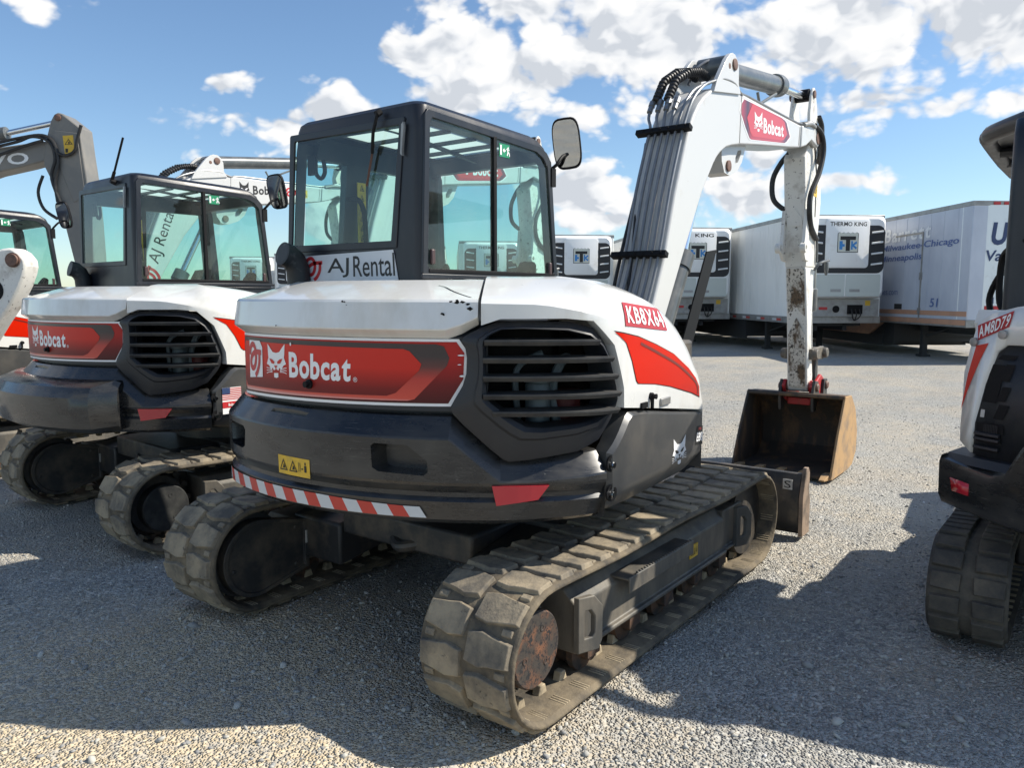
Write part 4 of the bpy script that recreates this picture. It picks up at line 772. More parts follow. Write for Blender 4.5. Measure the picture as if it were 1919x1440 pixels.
    mb = MB(); mb.lathe(a, (0, 1, 0), [(-.10, .06), (-.10, .075), (.10, .075), (.10, .06)], 20); mb.cyl(a+d*.02, b, .074, 28); mb.lathe(b-d*.03, d, [(0, .088), (.03, .092), (.09, .092), (.095, .086), (.13, .086), (.135, .045)], 28); mb.tube([a+Vector((.75, -.05, -.02)), a+Vector((.8, -.05, -.10)), b+Vector((-.12, -.05, -.10))], .012, 8)
    ac = mb.build('stick_cylinder', CYLM, root); mb = MB(); mb.cyl(b, c, .036, 20); mb.build('cylinder_rod', CHROME, ac)
    return bm
def sh_poly(pl, mx, mz):
    cx = sum(p[0] for p in pl)/len(pl); cz = sum(p[1] for p in pl)/len(pl); hx = max(abs(p[0]-cx) for p in pl); hz = max(abs(p[1]-cz) for p in pl)
    return [(cx+(p[0]-cx)*(1-mx/hx), cz+(p[1]-cz)*(1-mz/hz)) for p in pl]
RED_S2 = mat('boom_sticker_print', (.5, .03, .02), .3, ramp=('X', [(2.06, (.50, .03, .025)), (2.16, (.30, .02, .02)), (2.24, (.05, .018, .018)), (2.34, (.45, .03, .025)), (2.95, (.48, .03, .025)), (3.10, (.10, .02, .02)), (3.23, (.30, .03, .025))]), coat=.3)
def make_arm(root):
    Y = lambda a, b, d: (a, YC-.005+d, b); hw = .095
    tp = [(3.90, 3.10), (3.875, 3.30), (3.915, 3.46), (3.945, 3.52), (3.98, 3.54), (4.02, 3.52), (4.045, 3.46), (4.16, 3.15)]
    up = [(3.93, 1.93), (3.775, 2.90), (3.86, 3.00), (3.90, 3.14), (4.165, 3.14), (4.26, 2.93), (4.32, 2.54), (4.26, 2.19), (4.225, 1.93)]
    lo = [(3.93, 1.93), (4.225, 1.93), (4.20, 1.64), (4.19, 1.34), (4.24, 1.10), (4.29, .90), (4.28, .80), (4.22, .745), (4.15, .755), (4.125, .83), (4.04, 1.42)]
    mb = MB(); mb.prism(up, Y, -hw, hw); [mb.prism(tp, Y, *q) for q in ((-hw, -hw+.028), (hw-.028, hw))]; am = mb.build('arm', ARMW, root, smooth=20, bevel=.010)
    mb = MB(); mb.lathe((3.965, YC-.06, 3.475), (0, 1, 0), [(0, .055), (.12, .055)], 18); mb.build('rod_eye', BLACK, am)
    mb = MB(); mb.prism(lo, Y, -hw, hw); lw = mb.build('lower_arm', ARMW, am, smooth=20, bevel=.012)
    # muddy wear plate down the face that looks back at the machine
    def face(z, y, k): x = float(np.interp(z, [.83, 1.42, 1.93, 2.90], [4.125, 4.04, 3.93, 3.775])); return (x-k, YC-.005+y, z)
    pl = [(-.075, .80), (.075, .80), (.078, 1.30), (.0, 1.46), (-.078, 1.30)]
    mb = MB(); mb.loft([[face(b, a*(1 if k < 2 else .96), kk) for a, b in pl] for k, kk in ((0, -.002), (1, .012), (2, .014))], closed=True, cap=True); mb.build('wear_plate', ARMD, am)
    mb = MB(); pl = [(-.08, 1.47), (-.02, 1.53), (.0, 1.56), (.08, 1.50), (.08, 1.92), (-.08, 1.92)]; put_poly(mb, pl, None, lambda a, b: face(b, a, .0025)); mb.build('scraped_face', ARMD, am)
    pl = [(-.07, 2.30), (.07, 2.30), (.07, 2.36), (.0, 2.46), (-.07, 2.36)]; mb = MB(); mb.loft([[face(b, a, k) for a, b in pl] for k in (-.002, .008)], closed=True, cap=True); mb.build('arm_gusset', ARMW, am)
    for s in (-1, 1):  # clamp ears on the rear face
        mb = MB(); mb.prism([(4.0, 1.98), (3.90, 1.99), (3.845, 2.06), (3.84, 2.12), (3.865, 2.17), (3.90, 2.45), (3.95, 2.45)], lambda a, b, d: (a-.05, YC-.005+s*.098+d, b), -.016, .016); mb.lathe((3.80, YC+s*.088, 2.10), (0, s, 0), [(0, .045), (.05, .045), (.05, .022), (.0, .022)], 18); mb.build('thumb_ear', ARMW, am, bevel=.004)
    mb = MB(); mb.prism([(4.03, 3.02), (4.12, 2.80), (4.135, 2.40), (4.16, 2.40), (4.15, 2.82), (4.07, 3.06)], Y, -hw-.002, -hw-.0005); mb.mi = 0; mb.build('arm_slot', BLACK, am)
    for p in ((3.965, 3.475, .03), (3.955, 3.085, .05)):
        for s in (-1, 1):
            mb = MB(); mb.lathe((p[0], YC+s*(.10 if p[1] > 3.3 else .15), p[1]), (0, s, 0), [(0, p[2]*1.15), (.012, p[2]*1.15), (.014, p[2]*.75)], 18); mb.build('pivot_pin', PINM, am)
    mb = MB(); mb.obox((4.13, YC-.005-hw-.001, 2.66), (1, 0, -.05), (0, 1, 0), (0, 0, 1), .05, .0012, .075); mb.mi = 1; warning_glyphs(mb, [(4.09, 2.60), (4.17, 2.60), (4.17, 2.72), (4.09, 2.72)], lambda a, b: Y(a, b, -hw-.003), 3); mb.build('warning_label', [YEL, INK], am)
    mb = MB(); mb.tube([(3.55, YC-.15, 3.13), (3.70, YC-.165, 3.16), (3.84, YC-.155, 3.16)], .018, 10, spline=3); mb.obox((3.87, YC-.12, 3.14), (1, 0, 0), (0, 1, 0), (0, 0, 1), .05, .02, .07); mb.build('pipe_block', GALV, am)
    for pts in ([(3.86, YC-.145, 3.18), (3.98, YC-.175, 3.12), (4.05, YC-.18, 2.98), (3.98, YC-.17, 2.78), (3.86, YC-.14, 2.58), (3.84, YC-.14, 2.42), (3.93, YC-.13, 2.30), (4.10, YC-.12, 2.22), (4.18, YC-.115, 2.20)], [(4.10, YC-.11, 3.30), (4.17, YC-.12, 3.22), (4.16, YC-.125, 3.05), (4.06, YC-.14, 2.88)], [(3.83, YC+.06, 2.95), (3.84, YC+.13, 2.88), (3.85, YC+.205, 2.74), (3.85, YC+.20, 2.57), (3.86, YC+.13, 2.48), (3.88, YC+.05, 2.44)]):
        mb = MB(); mb.tube(pts, .024, 10, spline=5); mb.build('arm_hose', HOSE, am)
    mb = MB(); mb.tube([(4.18, YC-.115, 2.20), (4.21, YC-.115, 2.10), (4.21, YC-.115, 1.98)], .012, 8); mb.tube([(4.12, YC-.12, 1.90), (4.15, YC-.16, 1.97), (4.30, YC-.20, 2.0)], .014, 8, spline=3); mb.lathe((4.27, YC-.19, 1.98), (0, 0, -1), [(0, .02), (.05, .022), (.09, .018), (.12, .010)], 10); mb.build('quick_valve', CYLM, am)
    # bucket cylinder in front of the arm
    a, b, c = Vector((4.36, YC, 2.90)), Vector((4.44, YC, 1.52)), Vector((4.50, YC, 1.12)); d = (b-a).normalized()
    mb = MB(); mb.cyl(a, b, .058, 22); mb.lathe(b-d*.22, d, [(0, .058), (.01, .072), (.20, .072), (.22, .06), (.23, .032)], 22); bc = mb.build('bucket_cylinder', CYLM, root); mb = MB(); mb.cyl(b, c, .030, 16); mb.build('cylinder_rod', CHROME, bc)
    mb = MB()
    for s in (-1, 1): mb.prism([(4.14, 1.06), (4.14, 1.16), (4.50, 1.175), (4.56, 1.14), (4.56, 1.07), (4.50, 1.045)], lambda a, b, d: (a, YC+s*.118+d, b), -.018, .018)
    for x, z in ((4.19, 1.11), (4.51, 1.11)): mb.lathe((x, YC-.175, z), (0, 1, 0), [(0, .045), (.02, .052), (.33, .052), (.35, .045)], 18)
    mb.build('guide_link', mat('greased_link_steel', (.10, .09, .075), .55, var=(.24, .20, .15), vs=9), root, bevel=.006)
    mb = MB()
    mb.prism([(4.47, 1.10), (4.55, 1.11), (4.56, .80), (4.50, .74), (4.45, .80)], lambda a, b, d: (a, YC+d, b), -.075, .075); mb.build('push_link', STEELD, root, bevel=.012)
    # red quick coupler
    mb = MB(); pl = [(4.12, .80), (4.17, .86), (4.30, .84), (4.44, .90), (4.56, .84), (4.60, .72), (4.56, .60), (4.30, .62), (4.20, .66)]
    for s in (-1, 1): mb.prism(pl, lambda a, b, d: (a, YC+s*.125+d, b), -.016, .016)
    mb.box(4.22, 4.54, YC-.11, YC+.11, .61, .68)
    cp = mb.build('quick_coupler', COUPR, root, bevel=.008)
    for x, z in ((4.20, .79), (4.52, .79)):
        mb = MB(); mb.lathe((x, YC-.19, z), (0, 1, 0), [(0, .03), (.01, .04), (.04, .046), (.34, .046), (.37, .04), (.38, .03)], 18); mb.build('coupler_pin', PINM, cp)
    # bucket
    y0, y1 = -.885, .05; oc = [(4.08, .735), (4.29, .728), (4.46, .58), (4.555, .36), (4.545, .16), (4.42, .045), (4.25, .02), (3.72, .012)]
    ic = [(4.085, .710), (4.28, .702), (4.435, .565), (4.525, .355), (4.515, .175), (4.405, .068), (4.25, .045), (3.72, .034)]
    mb = MB(); mb.loft([[(a, y, b) for a, b in oc+ic[::-1]] for y in (y0+.02, y1-.02)], closed=True); mb.lathe((4.085, y0+.01, .722), (0, 1, 0), [(0, .022), (y1-y0-.02, .022)], 12)
    mb.mi = 0; bk = mb.build('bucket', BUCKM, root, smooth=40)
    for y, sg in ((y0, 1), (y1, -1)):
        mb = MB(); mb.prism(oc[:1]+oc[1:]+[(3.70, .03), (3.88, .40)], lambda a, b, d: (a, y+d*sg, b), 0, .022); mb.build('bucket_side', BUCKS if sg > 0 else BUCKM, bk, bevel=.004)
    for k in range(5):
        y = y0+.06+(y1-y0-.12)*k/4; mb = MB(); mb.loft([[(x, y+a*w, .022+b*h) for a, b in ((-1, -.4), (1, -.4), (1, 1), (-1, 1))] for x, w, h in ((3.84, .032, .034), (3.72, .036, .036), (3.66, .030, .022), (3.60, .026, .008))], closed=True, cap=True); mb.build('bucket_tooth', BUCKS, bk, bevel=.004)
    for s in (-1, 1):
        mb = MB(); mb.prism([(4.10, .72), (4.16, .86), (4.26, .84), (4.30, .72), (4.20, .56), (4.13, .56)], lambda a, b, d: (a, YC+s*.155+d, b), -.014, .014); mb.prism([(4.42, .62), (4.46, .85), (4.56, .85), (4.58, .4), (4.5, .45)], lambda a, b, d: (a, YC+s*.155+d, b), -.014, .014); mb.build('bucket_ear', STEELD, bk, bevel=.004)
def make_excavator(label, loc, rz):
    r = thing('excavator', label, 'excavator', loc, rz, 'white and red excavators parked side by side'); make_undercarriage(r); make_upper(r); make_cab(r); make_boom(r); make_arm(r); return r
M1 = make_excavator('white and black excavator with a rental sign under its rear cab window, nearest', (0, 0, 0), 0)

# ------------------------------------------------------------------ the yard
def ground_mat():
    m = bpy.data.materials.new('gravel'); m.use_nodes = True; nt = m.node_tree; N = nt.nodes; L = nt.links; b = N['Principled BSDF']; b.inputs['Roughness'].default_value = .95; b.inputs['Specular IOR Level'].default_value = .15
    tc = N.new('ShaderNodeTexCoord'); co = tc.outputs['Object']
    def vor(sc, feat='F1', rnd=1.0):
        v = N.new('ShaderNodeTexVoronoi'); v.feature = feat; v.inputs['Scale'].default_value = sc; v.inputs['Randomness'].default_value = rnd; L.new(co, v.inputs['Vector']); return v
    def nz(sc, d=6, r=.6):
        n = N.new('ShaderNodeTexNoise'); n.inputs['Scale'].default_value = sc; n.inputs['Detail'].default_value = d; n.inputs['Roughness'].default_value = r; L.new(co, n.inputs['Vector']); return n.outputs['Fac']
    def mr(v, a, bb, c=0., d=1.):
        n = N.new('ShaderNodeMapRange'); n.inputs['From Min'].default_value = a; n.inputs['From Max'].default_value = bb; n.inputs['To Min'].default_value = c; n.inputs['To Max'].default_value = d; L.new(v, n.inputs[0]); return n.outputs[0]
    def mix(f, a, bb, mode='MIX'):
        n = N.new('ShaderNodeMixRGB'); n.blend_type = mode
        for i, q in enumerate((f, a, bb)):
            if isinstance(q, tuple): n.inputs[i].default_value = (*q, 1)
            elif isinstance(q, float): n.inputs[i].default_value = q
            else: L.new(q, n.inputs[i])
        return n.outputs[0]
    v1, v2 = vor(85), vor(42)
    def tone(v, stops):
        hs = N.new('ShaderNodeSeparateColor'); L.new(v.outputs['Color'], hs.inputs[0]); cr = N.new('ShaderNodeValToRGB'); cr.color_ramp.interpolation = 'CONSTANT' if False else 'LINEAR'; L.new(hs.outputs[0], cr.inputs[0])
        for k, (p, c) in enumerate(stops):
            e = cr.color_ramp.elements[0] if k == 0 else cr.color_ramp.elements[1] if k == len(stops)-1 else cr.color_ramp.elements.new(p); e.position = p; e.color = (*c, 1)
        return cr.outputs[0]
    small = tone(v1, ((0, (.27, .27, .265)), (.35, (.37, .367, .35)), (.7, (.45, .44, .41)), (1, (.56, .545, .50)))); big = tone(v2, ((0, (.22, .222, .22)), (.3, (.35, .347, .335)), (.7, (.46, .45, .42)), (1, (.60, .585, .53))))
    stone = mix(mr(nz(9, 5, .7), .38, .62), small, big)
    dust = mix(nz(140, 3), (.60, .495, .34), (.70, .585, .42))
    # a worn, dusty patch in front of the parked machines
    gm = N.new('ShaderNodeMapping'); gm.vector_type = 'POINT'; gm.inputs['Location'].default_value = (2.6*.42, .15*.42, 0); gm.inputs['Scale'].default_value = (.42, .42, .42); L.new(co, gm.inputs[0])
    gr = N.new('ShaderNodeTexGradient'); gr.gradient_type = 'SPHERICAL'; L.new(gm.outputs[0], gr.inputs[0])
    wear = N.new('ShaderNodeMath'); wear.operation = 'ADD'; L.new(mr(nz(.9, 8, .7), .42, .64, 0., .55), wear.inputs[0]); L.new(mr(gr.outputs[1], .0, .5, 0., .95), wear.inputs[1])
    # compacted lanes where machines have driven, running along the rows
    lm = N.new('ShaderNodeMapping'); lm.inputs['Scale'].default_value = (.16, .75, 1); lm.inputs['Rotation'].default_value = (0, 0, .5); L.new(co, lm.inputs[0])
    ln = N.new('ShaderNodeTexNoise'); ln.inputs['Scale'].default_value = 1.3; ln.inputs['Detail'].default_value = 7; L.new(lm.outputs[0], ln.inputs['Vector'])
    stone = mix(mr(ln.outputs[0], .45, .60, 0., .8), stone, mix(nz(70, 4), (.42, .41, .38), (.54, .525, .475)))
    fd2 = mr(nz(26, 5), .36, .58, .25, 1.)
    mm = N.new('ShaderNodeMath'); mm.operation = 'MULTIPLY'; mm.use_clamp = True; L.new(wear.outputs[0], mm.inputs[0]); L.new(fd2, mm.inputs[1])
    col = mix(mm.outputs[0], stone, dust); L.new(col, b.inputs['Base Color'])
    h = N.new('ShaderNodeMath'); h.operation = 'ADD'; L.new(mr(v1.outputs['Distance'], 0, .6, 1., 0.), h.inputs[0]); L.new(mr(v2.outputs['Distance'], 0, .6, .8, 0.), h.inputs[1])
    bp = N.new('ShaderNodeBump'); bp.inputs['Strength'].default_value = 1.0; bp.inputs['Distance'].default_value = .016; L.new(h.outputs[0], bp.inputs['Height']); L.new(bp.outputs[0], b.inputs['Normal'])
    return m
GRAV = ground_mat()
def track_rects():
    out = []
    for (x, y), a, dx, inner, outer in (((0, 0), 0, 1.30, .70, 1.15), ((.30, 3.04), -3.6, 1.30, .70, 1.15), ((.10, 6.42), -3, 1.30, .70, 1.15), ((1.62, -3.07), 0, 1.05, .59, .925)):
        for sg in (-1, 1): out.append((x, y, R_(a), dx, sg*(inner+outer)/2, (outer-inner)/2))
    return out
TR_ = track_rects()
def height(x, y):
    # gentle unevenness that dies away with distance, plus low banks of gravel pushed up beside the tracks
    r = np.hypot(x-1, y); w = np.exp(-(r/14)**2)
    z = .010*np.sin(1.7*x+.6*y+1)*np.sin(1.1*y-.5*x)+.006*np.sin(3.9*x-2.3*y)+.005*np.sin(5.1*y+3.3*x+2)+.003*np.sin(11*x+7*y)*np.sin(9*y-6*x); z = (z-.012)*w
    for cx, cy, a, dx, oy, hw in TR_:
        u = (x-cx)*math.cos(a)+(y-cy)*math.sin(a); v = -(x-cx)*math.sin(a)+(y-cy)*math.cos(a)-oy
        d = np.hypot(np.maximum(np.abs(u)-dx, 0), np.maximum(np.abs(v)-hw, 0)); ins = (np.abs(u) < dx) & (np.abs(v) < hw)
        z = np.where(ins, np.minimum(z, -.004), z)+np.where(ins, 0, .020*np.exp(-((d-.05)/.05)**2)*(.6+.4*np.sin(9*u+5*v)))
    return z
def axis(lo, hi, st):
    c = list(np.arange(lo, hi+st/2, st)); g = [st*1.25**k for k in range(1, 60)]; up = hi+np.cumsum(g); dn = lo-np.cumsum(g)
    return np.array(sorted([d for d in dn if d > -900]+[-900.]+c+[u for u in up if u < 900]+[900.]))
gx, gy = axis(-3.6, 6, .06), axis(-4.2, 8, .06); GX, GY = np.meshgrid(gx, gy, indexing='ij'); GZ = height(GX, GY); nx, ny = len(gx), len(gy)
mb = MB(); idx = np.arange(nx*ny).reshape(nx, ny); mb.v = [tuple(q) for q in np.stack([GX, GY, GZ], -1).reshape(-1, 3).tolist()]; mb.f = np.stack([idx[:-1, :-1], idx[1:, :-1], idx[1:, 1:], idx[:-1, 1:]], -1).reshape(-1, 4).tolist(); mb.m = [0]*len(mb.f)
g = mb.build('ground', GRAV, None, smooth=0, fixn=False); g.data.polygons.foreach_set('use_smooth', [True]*len(g.data.polygons)); g['kind'] = 'structure'
def stones(name, n, r0, r1, s0, s1, seed):
    n0 = n; rng = np.random.default_rng(seed); ph = (1+5**.5)/2
    ico = np.array([(-1, ph, 0), (1, ph, 0), (-1, -ph, 0), (1, -ph, 0), (0, -1, ph), (0, 1, ph), (0, -1, -ph), (0, 1, -ph), (ph, 0, -1), (ph, 0, 1), (-ph, 0, -1), (-ph, 0, 1)])/1.9
    F = np.array([(0, 11, 5), (0, 5, 1), (0, 1, 7), (0, 7, 10), (0, 10, 11), (1, 5, 9), (5, 11, 4), (11, 10, 2), (10, 7, 6), (7, 1, 8), (3, 9, 4), (3, 4, 2), (3, 2, 6), (3, 6, 8), (3, 8, 9), (4, 9, 5), (2, 4, 11), (6, 2, 10), (8, 6, 7), (9, 8, 1)])
    r = r0*(r1/r0)**rng.random(n); a = .6444+(rng.random(n)-.5)*R_(82); cx = CAM_POS[0]+r*np.cos(a); cy = CAM_POS[1]+r*np.sin(a)
    keep = rng.random(n) > (.8 if n > 5000 else 0)*np.exp(-(((cx+2.5)**2+(cy-.1)**2)/1.6**2)); cx, cy = cx[keep], cy[keep]; n = len(cx)
    sz = s0*(s1/s0)**(rng.random(n)**3.2); S = sz[:, None]*np.stack([rng.uniform(.7, 1.4, n), rng.uniform(.6, 1.0, n), rng.uniform(.4, .75, n)], 1); an = rng.random(n)*6.283
    V = ico[None]*rng.uniform(.72, 1.25, (n, 12, 1))*S[:, None, :]; ca, sa = np.cos(an)[:, None], np.sin(an)[:, None]; tl = rng.normal(0, .3, n)[:, None]
    x, y, z = V[..., 0], V[..., 1], V[..., 2]; z = z+x*tl; X = x*ca-y*sa+cx[:, None]; Yy = x*sa+y*ca+cy[:, None]; Z = z+S[:, 2][:, None]*.35+height(cx, cy)[:, None]
    co = np.stack([X, Yy, Z], -1).reshape(-1, 3).astype(np.float32); f = (F[None]+12*np.arange(n)[:, None, None]).reshape(-1).astype(np.int32)
    me = bpy.data.meshes.new(name); me.vertices.add(n*12); me.vertices.foreach_set('co', co.ravel()); me.loops.add(n*60); me.loops.foreach_set('vertex_index', f); me.polygons.add(n*20); me.polygons.foreach_set('loop_start', np.arange(0, n*60, 3, dtype=np.int32))
    at = me.attributes.new('tone', 'FLOAT', 'POINT'); at.data.foreach_set('value', np.repeat(rng.random(n).astype(np.float32), 12)); me.update(calc_edges=True); me.validate()
    m = MATS.get('stone')
    if m is None:
        m = bpy.data.materials.new('stone'); m.use_nodes = True; nt = m.node_tree; b = nt.nodes['Principled BSDF']; b.inputs['Roughness'].default_value = .9; b.inputs['Specular IOR Level'].default_value = .2
        A = nt.nodes.new('ShaderNodeAttribute'); A.attribute_name = 'tone'; cr = nt.nodes.new('ShaderNodeValToRGB'); nt.links.new(A.outputs['Fac'], cr.inputs[0]); nt.links.new(cr.outputs[0], b.inputs['Base Color'])
        for k, (p, c) in enumerate(((0, (.24, .24, .24)), (.35, (.36, .357, .345)), (.85, (.43, .42, .39)), (1, (.52, .50, .44)))):
            e = cr.color_ramp.elements[0] if k == 0 else cr.color_ramp.elements[1] if k == 3 else cr.color_ramp.elements.new(p); e.position = p; e.color = (*c, 1)
        MATS['stone'] = m
    me.materials.append(m); o = bpy.data.objects.new(name, me); COL.objects.link(o); o['kind'] = 'stuff'; o['label'] = 'fine grey crushed stone lying over the gravel yard' if n0 > 5000 else 'scattered larger stones lying on the gravel yard'; return o
stones('loose_gravel', 70000, 1.5, 14, .003, .013, 3)
stones('loose_stones', 900, 1.6, 9, .012, .026, 5)

# ------------------------------------------------------------------ the two further excavators of the row
M2 = copy_tree(M1); M2.location = (.30, 3.04, 0); M2.rotation_euler = (0, 0, R_(-3.6)); 
SWING = ('boom', 'lift_cylinder', 'cylinder_guard', 'stick_cylinder', 'arm', 'bucket_cylinder', 'guide_link', 'push_link', 'quick_coupler', 'bucket')
def swing(root, deg, piv=Vector((.85, YC, 0))):
    m = Matrix.Translation(piv) @ Matrix.Rotation(R_(deg), 4, 'Z') @ Matrix.Translation(-piv)
    for c in root.children:
        if c.name.split('.')[0] in SWING: c.location = m.translation; c.rotation_euler = (0, 0, R_(deg))
swing(M2, 8)
for t in M2.children:
    for c in t.children:
        if c.name.startswith('hub_plate'): c.data = c.data.copy(); c.data.materials[0] = mat('black_hub_paint', (.02, .021, .022), .5, var=(.06, .06, .055), vs=9)
M3 = copy_tree(M1, None, ('boom_sticker',)); M3.location = (.10, 6.42, 0); M3.rotation_euler = (0, 0, R_(-3.0)); swing(M3, 3); M3['label'] = 'white excavator cut off by the left picture edge, behind the one with the flag sticker'
M2['label'] = 'white and black excavator with bolt-on tail weight and flag sticker beside its door hinges'
def child(o, nm): return [c for c in o.children if c.name.split('.')[0] == nm][0]
A = OUT.at
pf = [(-.03, .80), (.10, .785), (.165, .82), (.185, .90), (.185, 1.02), (.150, 1.085), (.05, 1.125), (-.03, 1.12)]
mb = MB(); mb.loft([[A(s, z, d) for d, z in pf] for s in np.arange(-1.05, .70, .05)]+[[A(.72+.10*(d < .1)+.02, z, d*.92) for d, z in pf], [A(.86, .95+(z-.95)*.9, d*.35) for d, z in pf]], closed=True, cap=True)
ew = mb.build('bolt_on_weight', CWM, child(M2, 'counterweight'), smooth=0)
def hole(s, z): c = MB(); c.lathe(A(s, z, .25), Vector(A(s, z, 0))-Vector(A(s, z, 1)), [(0, .045), (.2, .045)], 18); return c
cut(ew, [hole(.42, 1.03), hole(-.75, 1.03)]); ew.data.polygons.foreach_set('use_smooth', [True]*len(ew.data.polygons)); ew.data.set_sharp_from_angle(angle=R_(28))
mb = MB(); mb.add(*wrap([(-.32, .995), (-.15, .99), (-.15, .925), (-.32, .93)], lambda s, z: A(s, z, .187))); mb.mi = 1; warning_glyphs(mb, [(-.315, .935), (-.155, .93), (-.155, .985), (-.315, .99)], lambda s, z: A(s, z, .1885)); mb.build('warning_label', [YEL, INK], child(M2, 'counterweight'))
mb = MB(); f = lambda s, z: A(s, z, .0062); f2 = lambda s, z: A(s, z, .0075)
mb.mi = 0; put_poly(mb, [(1.49, .885), (1.63, .885), (1.63, 1.06), (1.49, 1.06)], None, f); mb.mi = 1
for k in range(7): put_poly(mb, [(1.49, .978+.0118*k), (1.63, .978+.0118*k), (1.63, .984+.0118*k), (1.49, .984+.0118*k)], None, f2)
put_poly(mb, [(1.49, .925), (1.63, .925), (1.63, .966), (1.49, .966)], None, f2); mb.mi = 2; put_poly(mb, [(1.49, 1.018), (1.545, 1.018), (1.545, 1.06), (1.49, 1.06)], None, lambda s, z: A(s, z, .0085)); mb.mi = 3; put_text(mb, 'Bobcat', [(1.53, .936), (1.59, .936), (1.59, .955), (1.53, .955)], lambda s, z: A(s, z, .0085), .02)
mb.build('flag_sticker', [WINK, REDINK, NAVY, WINK], child(M2, 'side_door'))
mb = MB(); mb.lathe((-.875, .02, 2.49), (-1, 0, .3), [(0, .022), (.04, .018)], 10); mb.tube([(-.905, .02, 2.50), (-.90, -.02, 2.56)], .012, 8); mb.tube([(-.90, -.02, 2.56), (-.90, -.19, 2.78)], .008, 8); mb.build('raised_wiper', BLACK, child(M2, 'cab'))
b3 = child(M3, 'boom'); Yd = lambda k: (lambda a, b: (a, YC-HW-k, b))
mb = MB(); ax = Vector((.36, .93)).normalized(); up = Vector((-.93, .36)).normalized(); o = Vector((1.10, 1.80))
def al(u, v): q = o+ax*u+up*v; return (q.x, q.y)
put_text(mb, 'AJ Rental', [al(.22, .0), al(.86, .0), al(.86, .17), al(.22, .17)], Yd(.0015), .0); mb.mi = 1; aj_emblem(mb, [al(-.02, -.02), al(.17, -.02), al(.17, .18), al(-.02, .18)], Yd(.0015), .17); mb.build('rental_lettering', [INK, REDINK], b3)
mb = MB(); put_word(mb, 'Bobcat', [(2.42, 2.92), (2.86, 2.96), (2.86, 3.06), (2.42, 3.03)], Yd(.0015), .028); cat_emblem(mb, [(2.22, 2.90), (2.37, 2.91), (2.37, 3.07), (2.22, 3.06)], Yd(.0015), ink=0, dark=1, lift=Yd(.0028)); mb.build('lettering', [INK, WINK], b3)
mb = MB(); put_poly(mb, [(2.90, 2.91), (3.10, 2.93), (3.10, 3.08), (2.90, 3.08)], None, Yd(.0015)); mb.mi = 1; aj_emblem(mb, [(2.92, 2.93), (3.08, 2.945), (3.08, 3.065), (2.92, 3.06)], Yd(.0028), .17); mb.mi = 2; put_poly(mb, [(3.16, 2.95), (3.26, 2.96), (3.26, 3.06), (3.16, 3.06)], None, Yd(.0015)); mb.mi = 3; warning_glyphs(mb, [(3.165, 2.955), (3.255, 2.965), (3.255, 3.055), (3.165, 3.055)], Yd(.0028), 1); mb.build('boom_label', [WINK, REDINK, YEL, INK], b3)

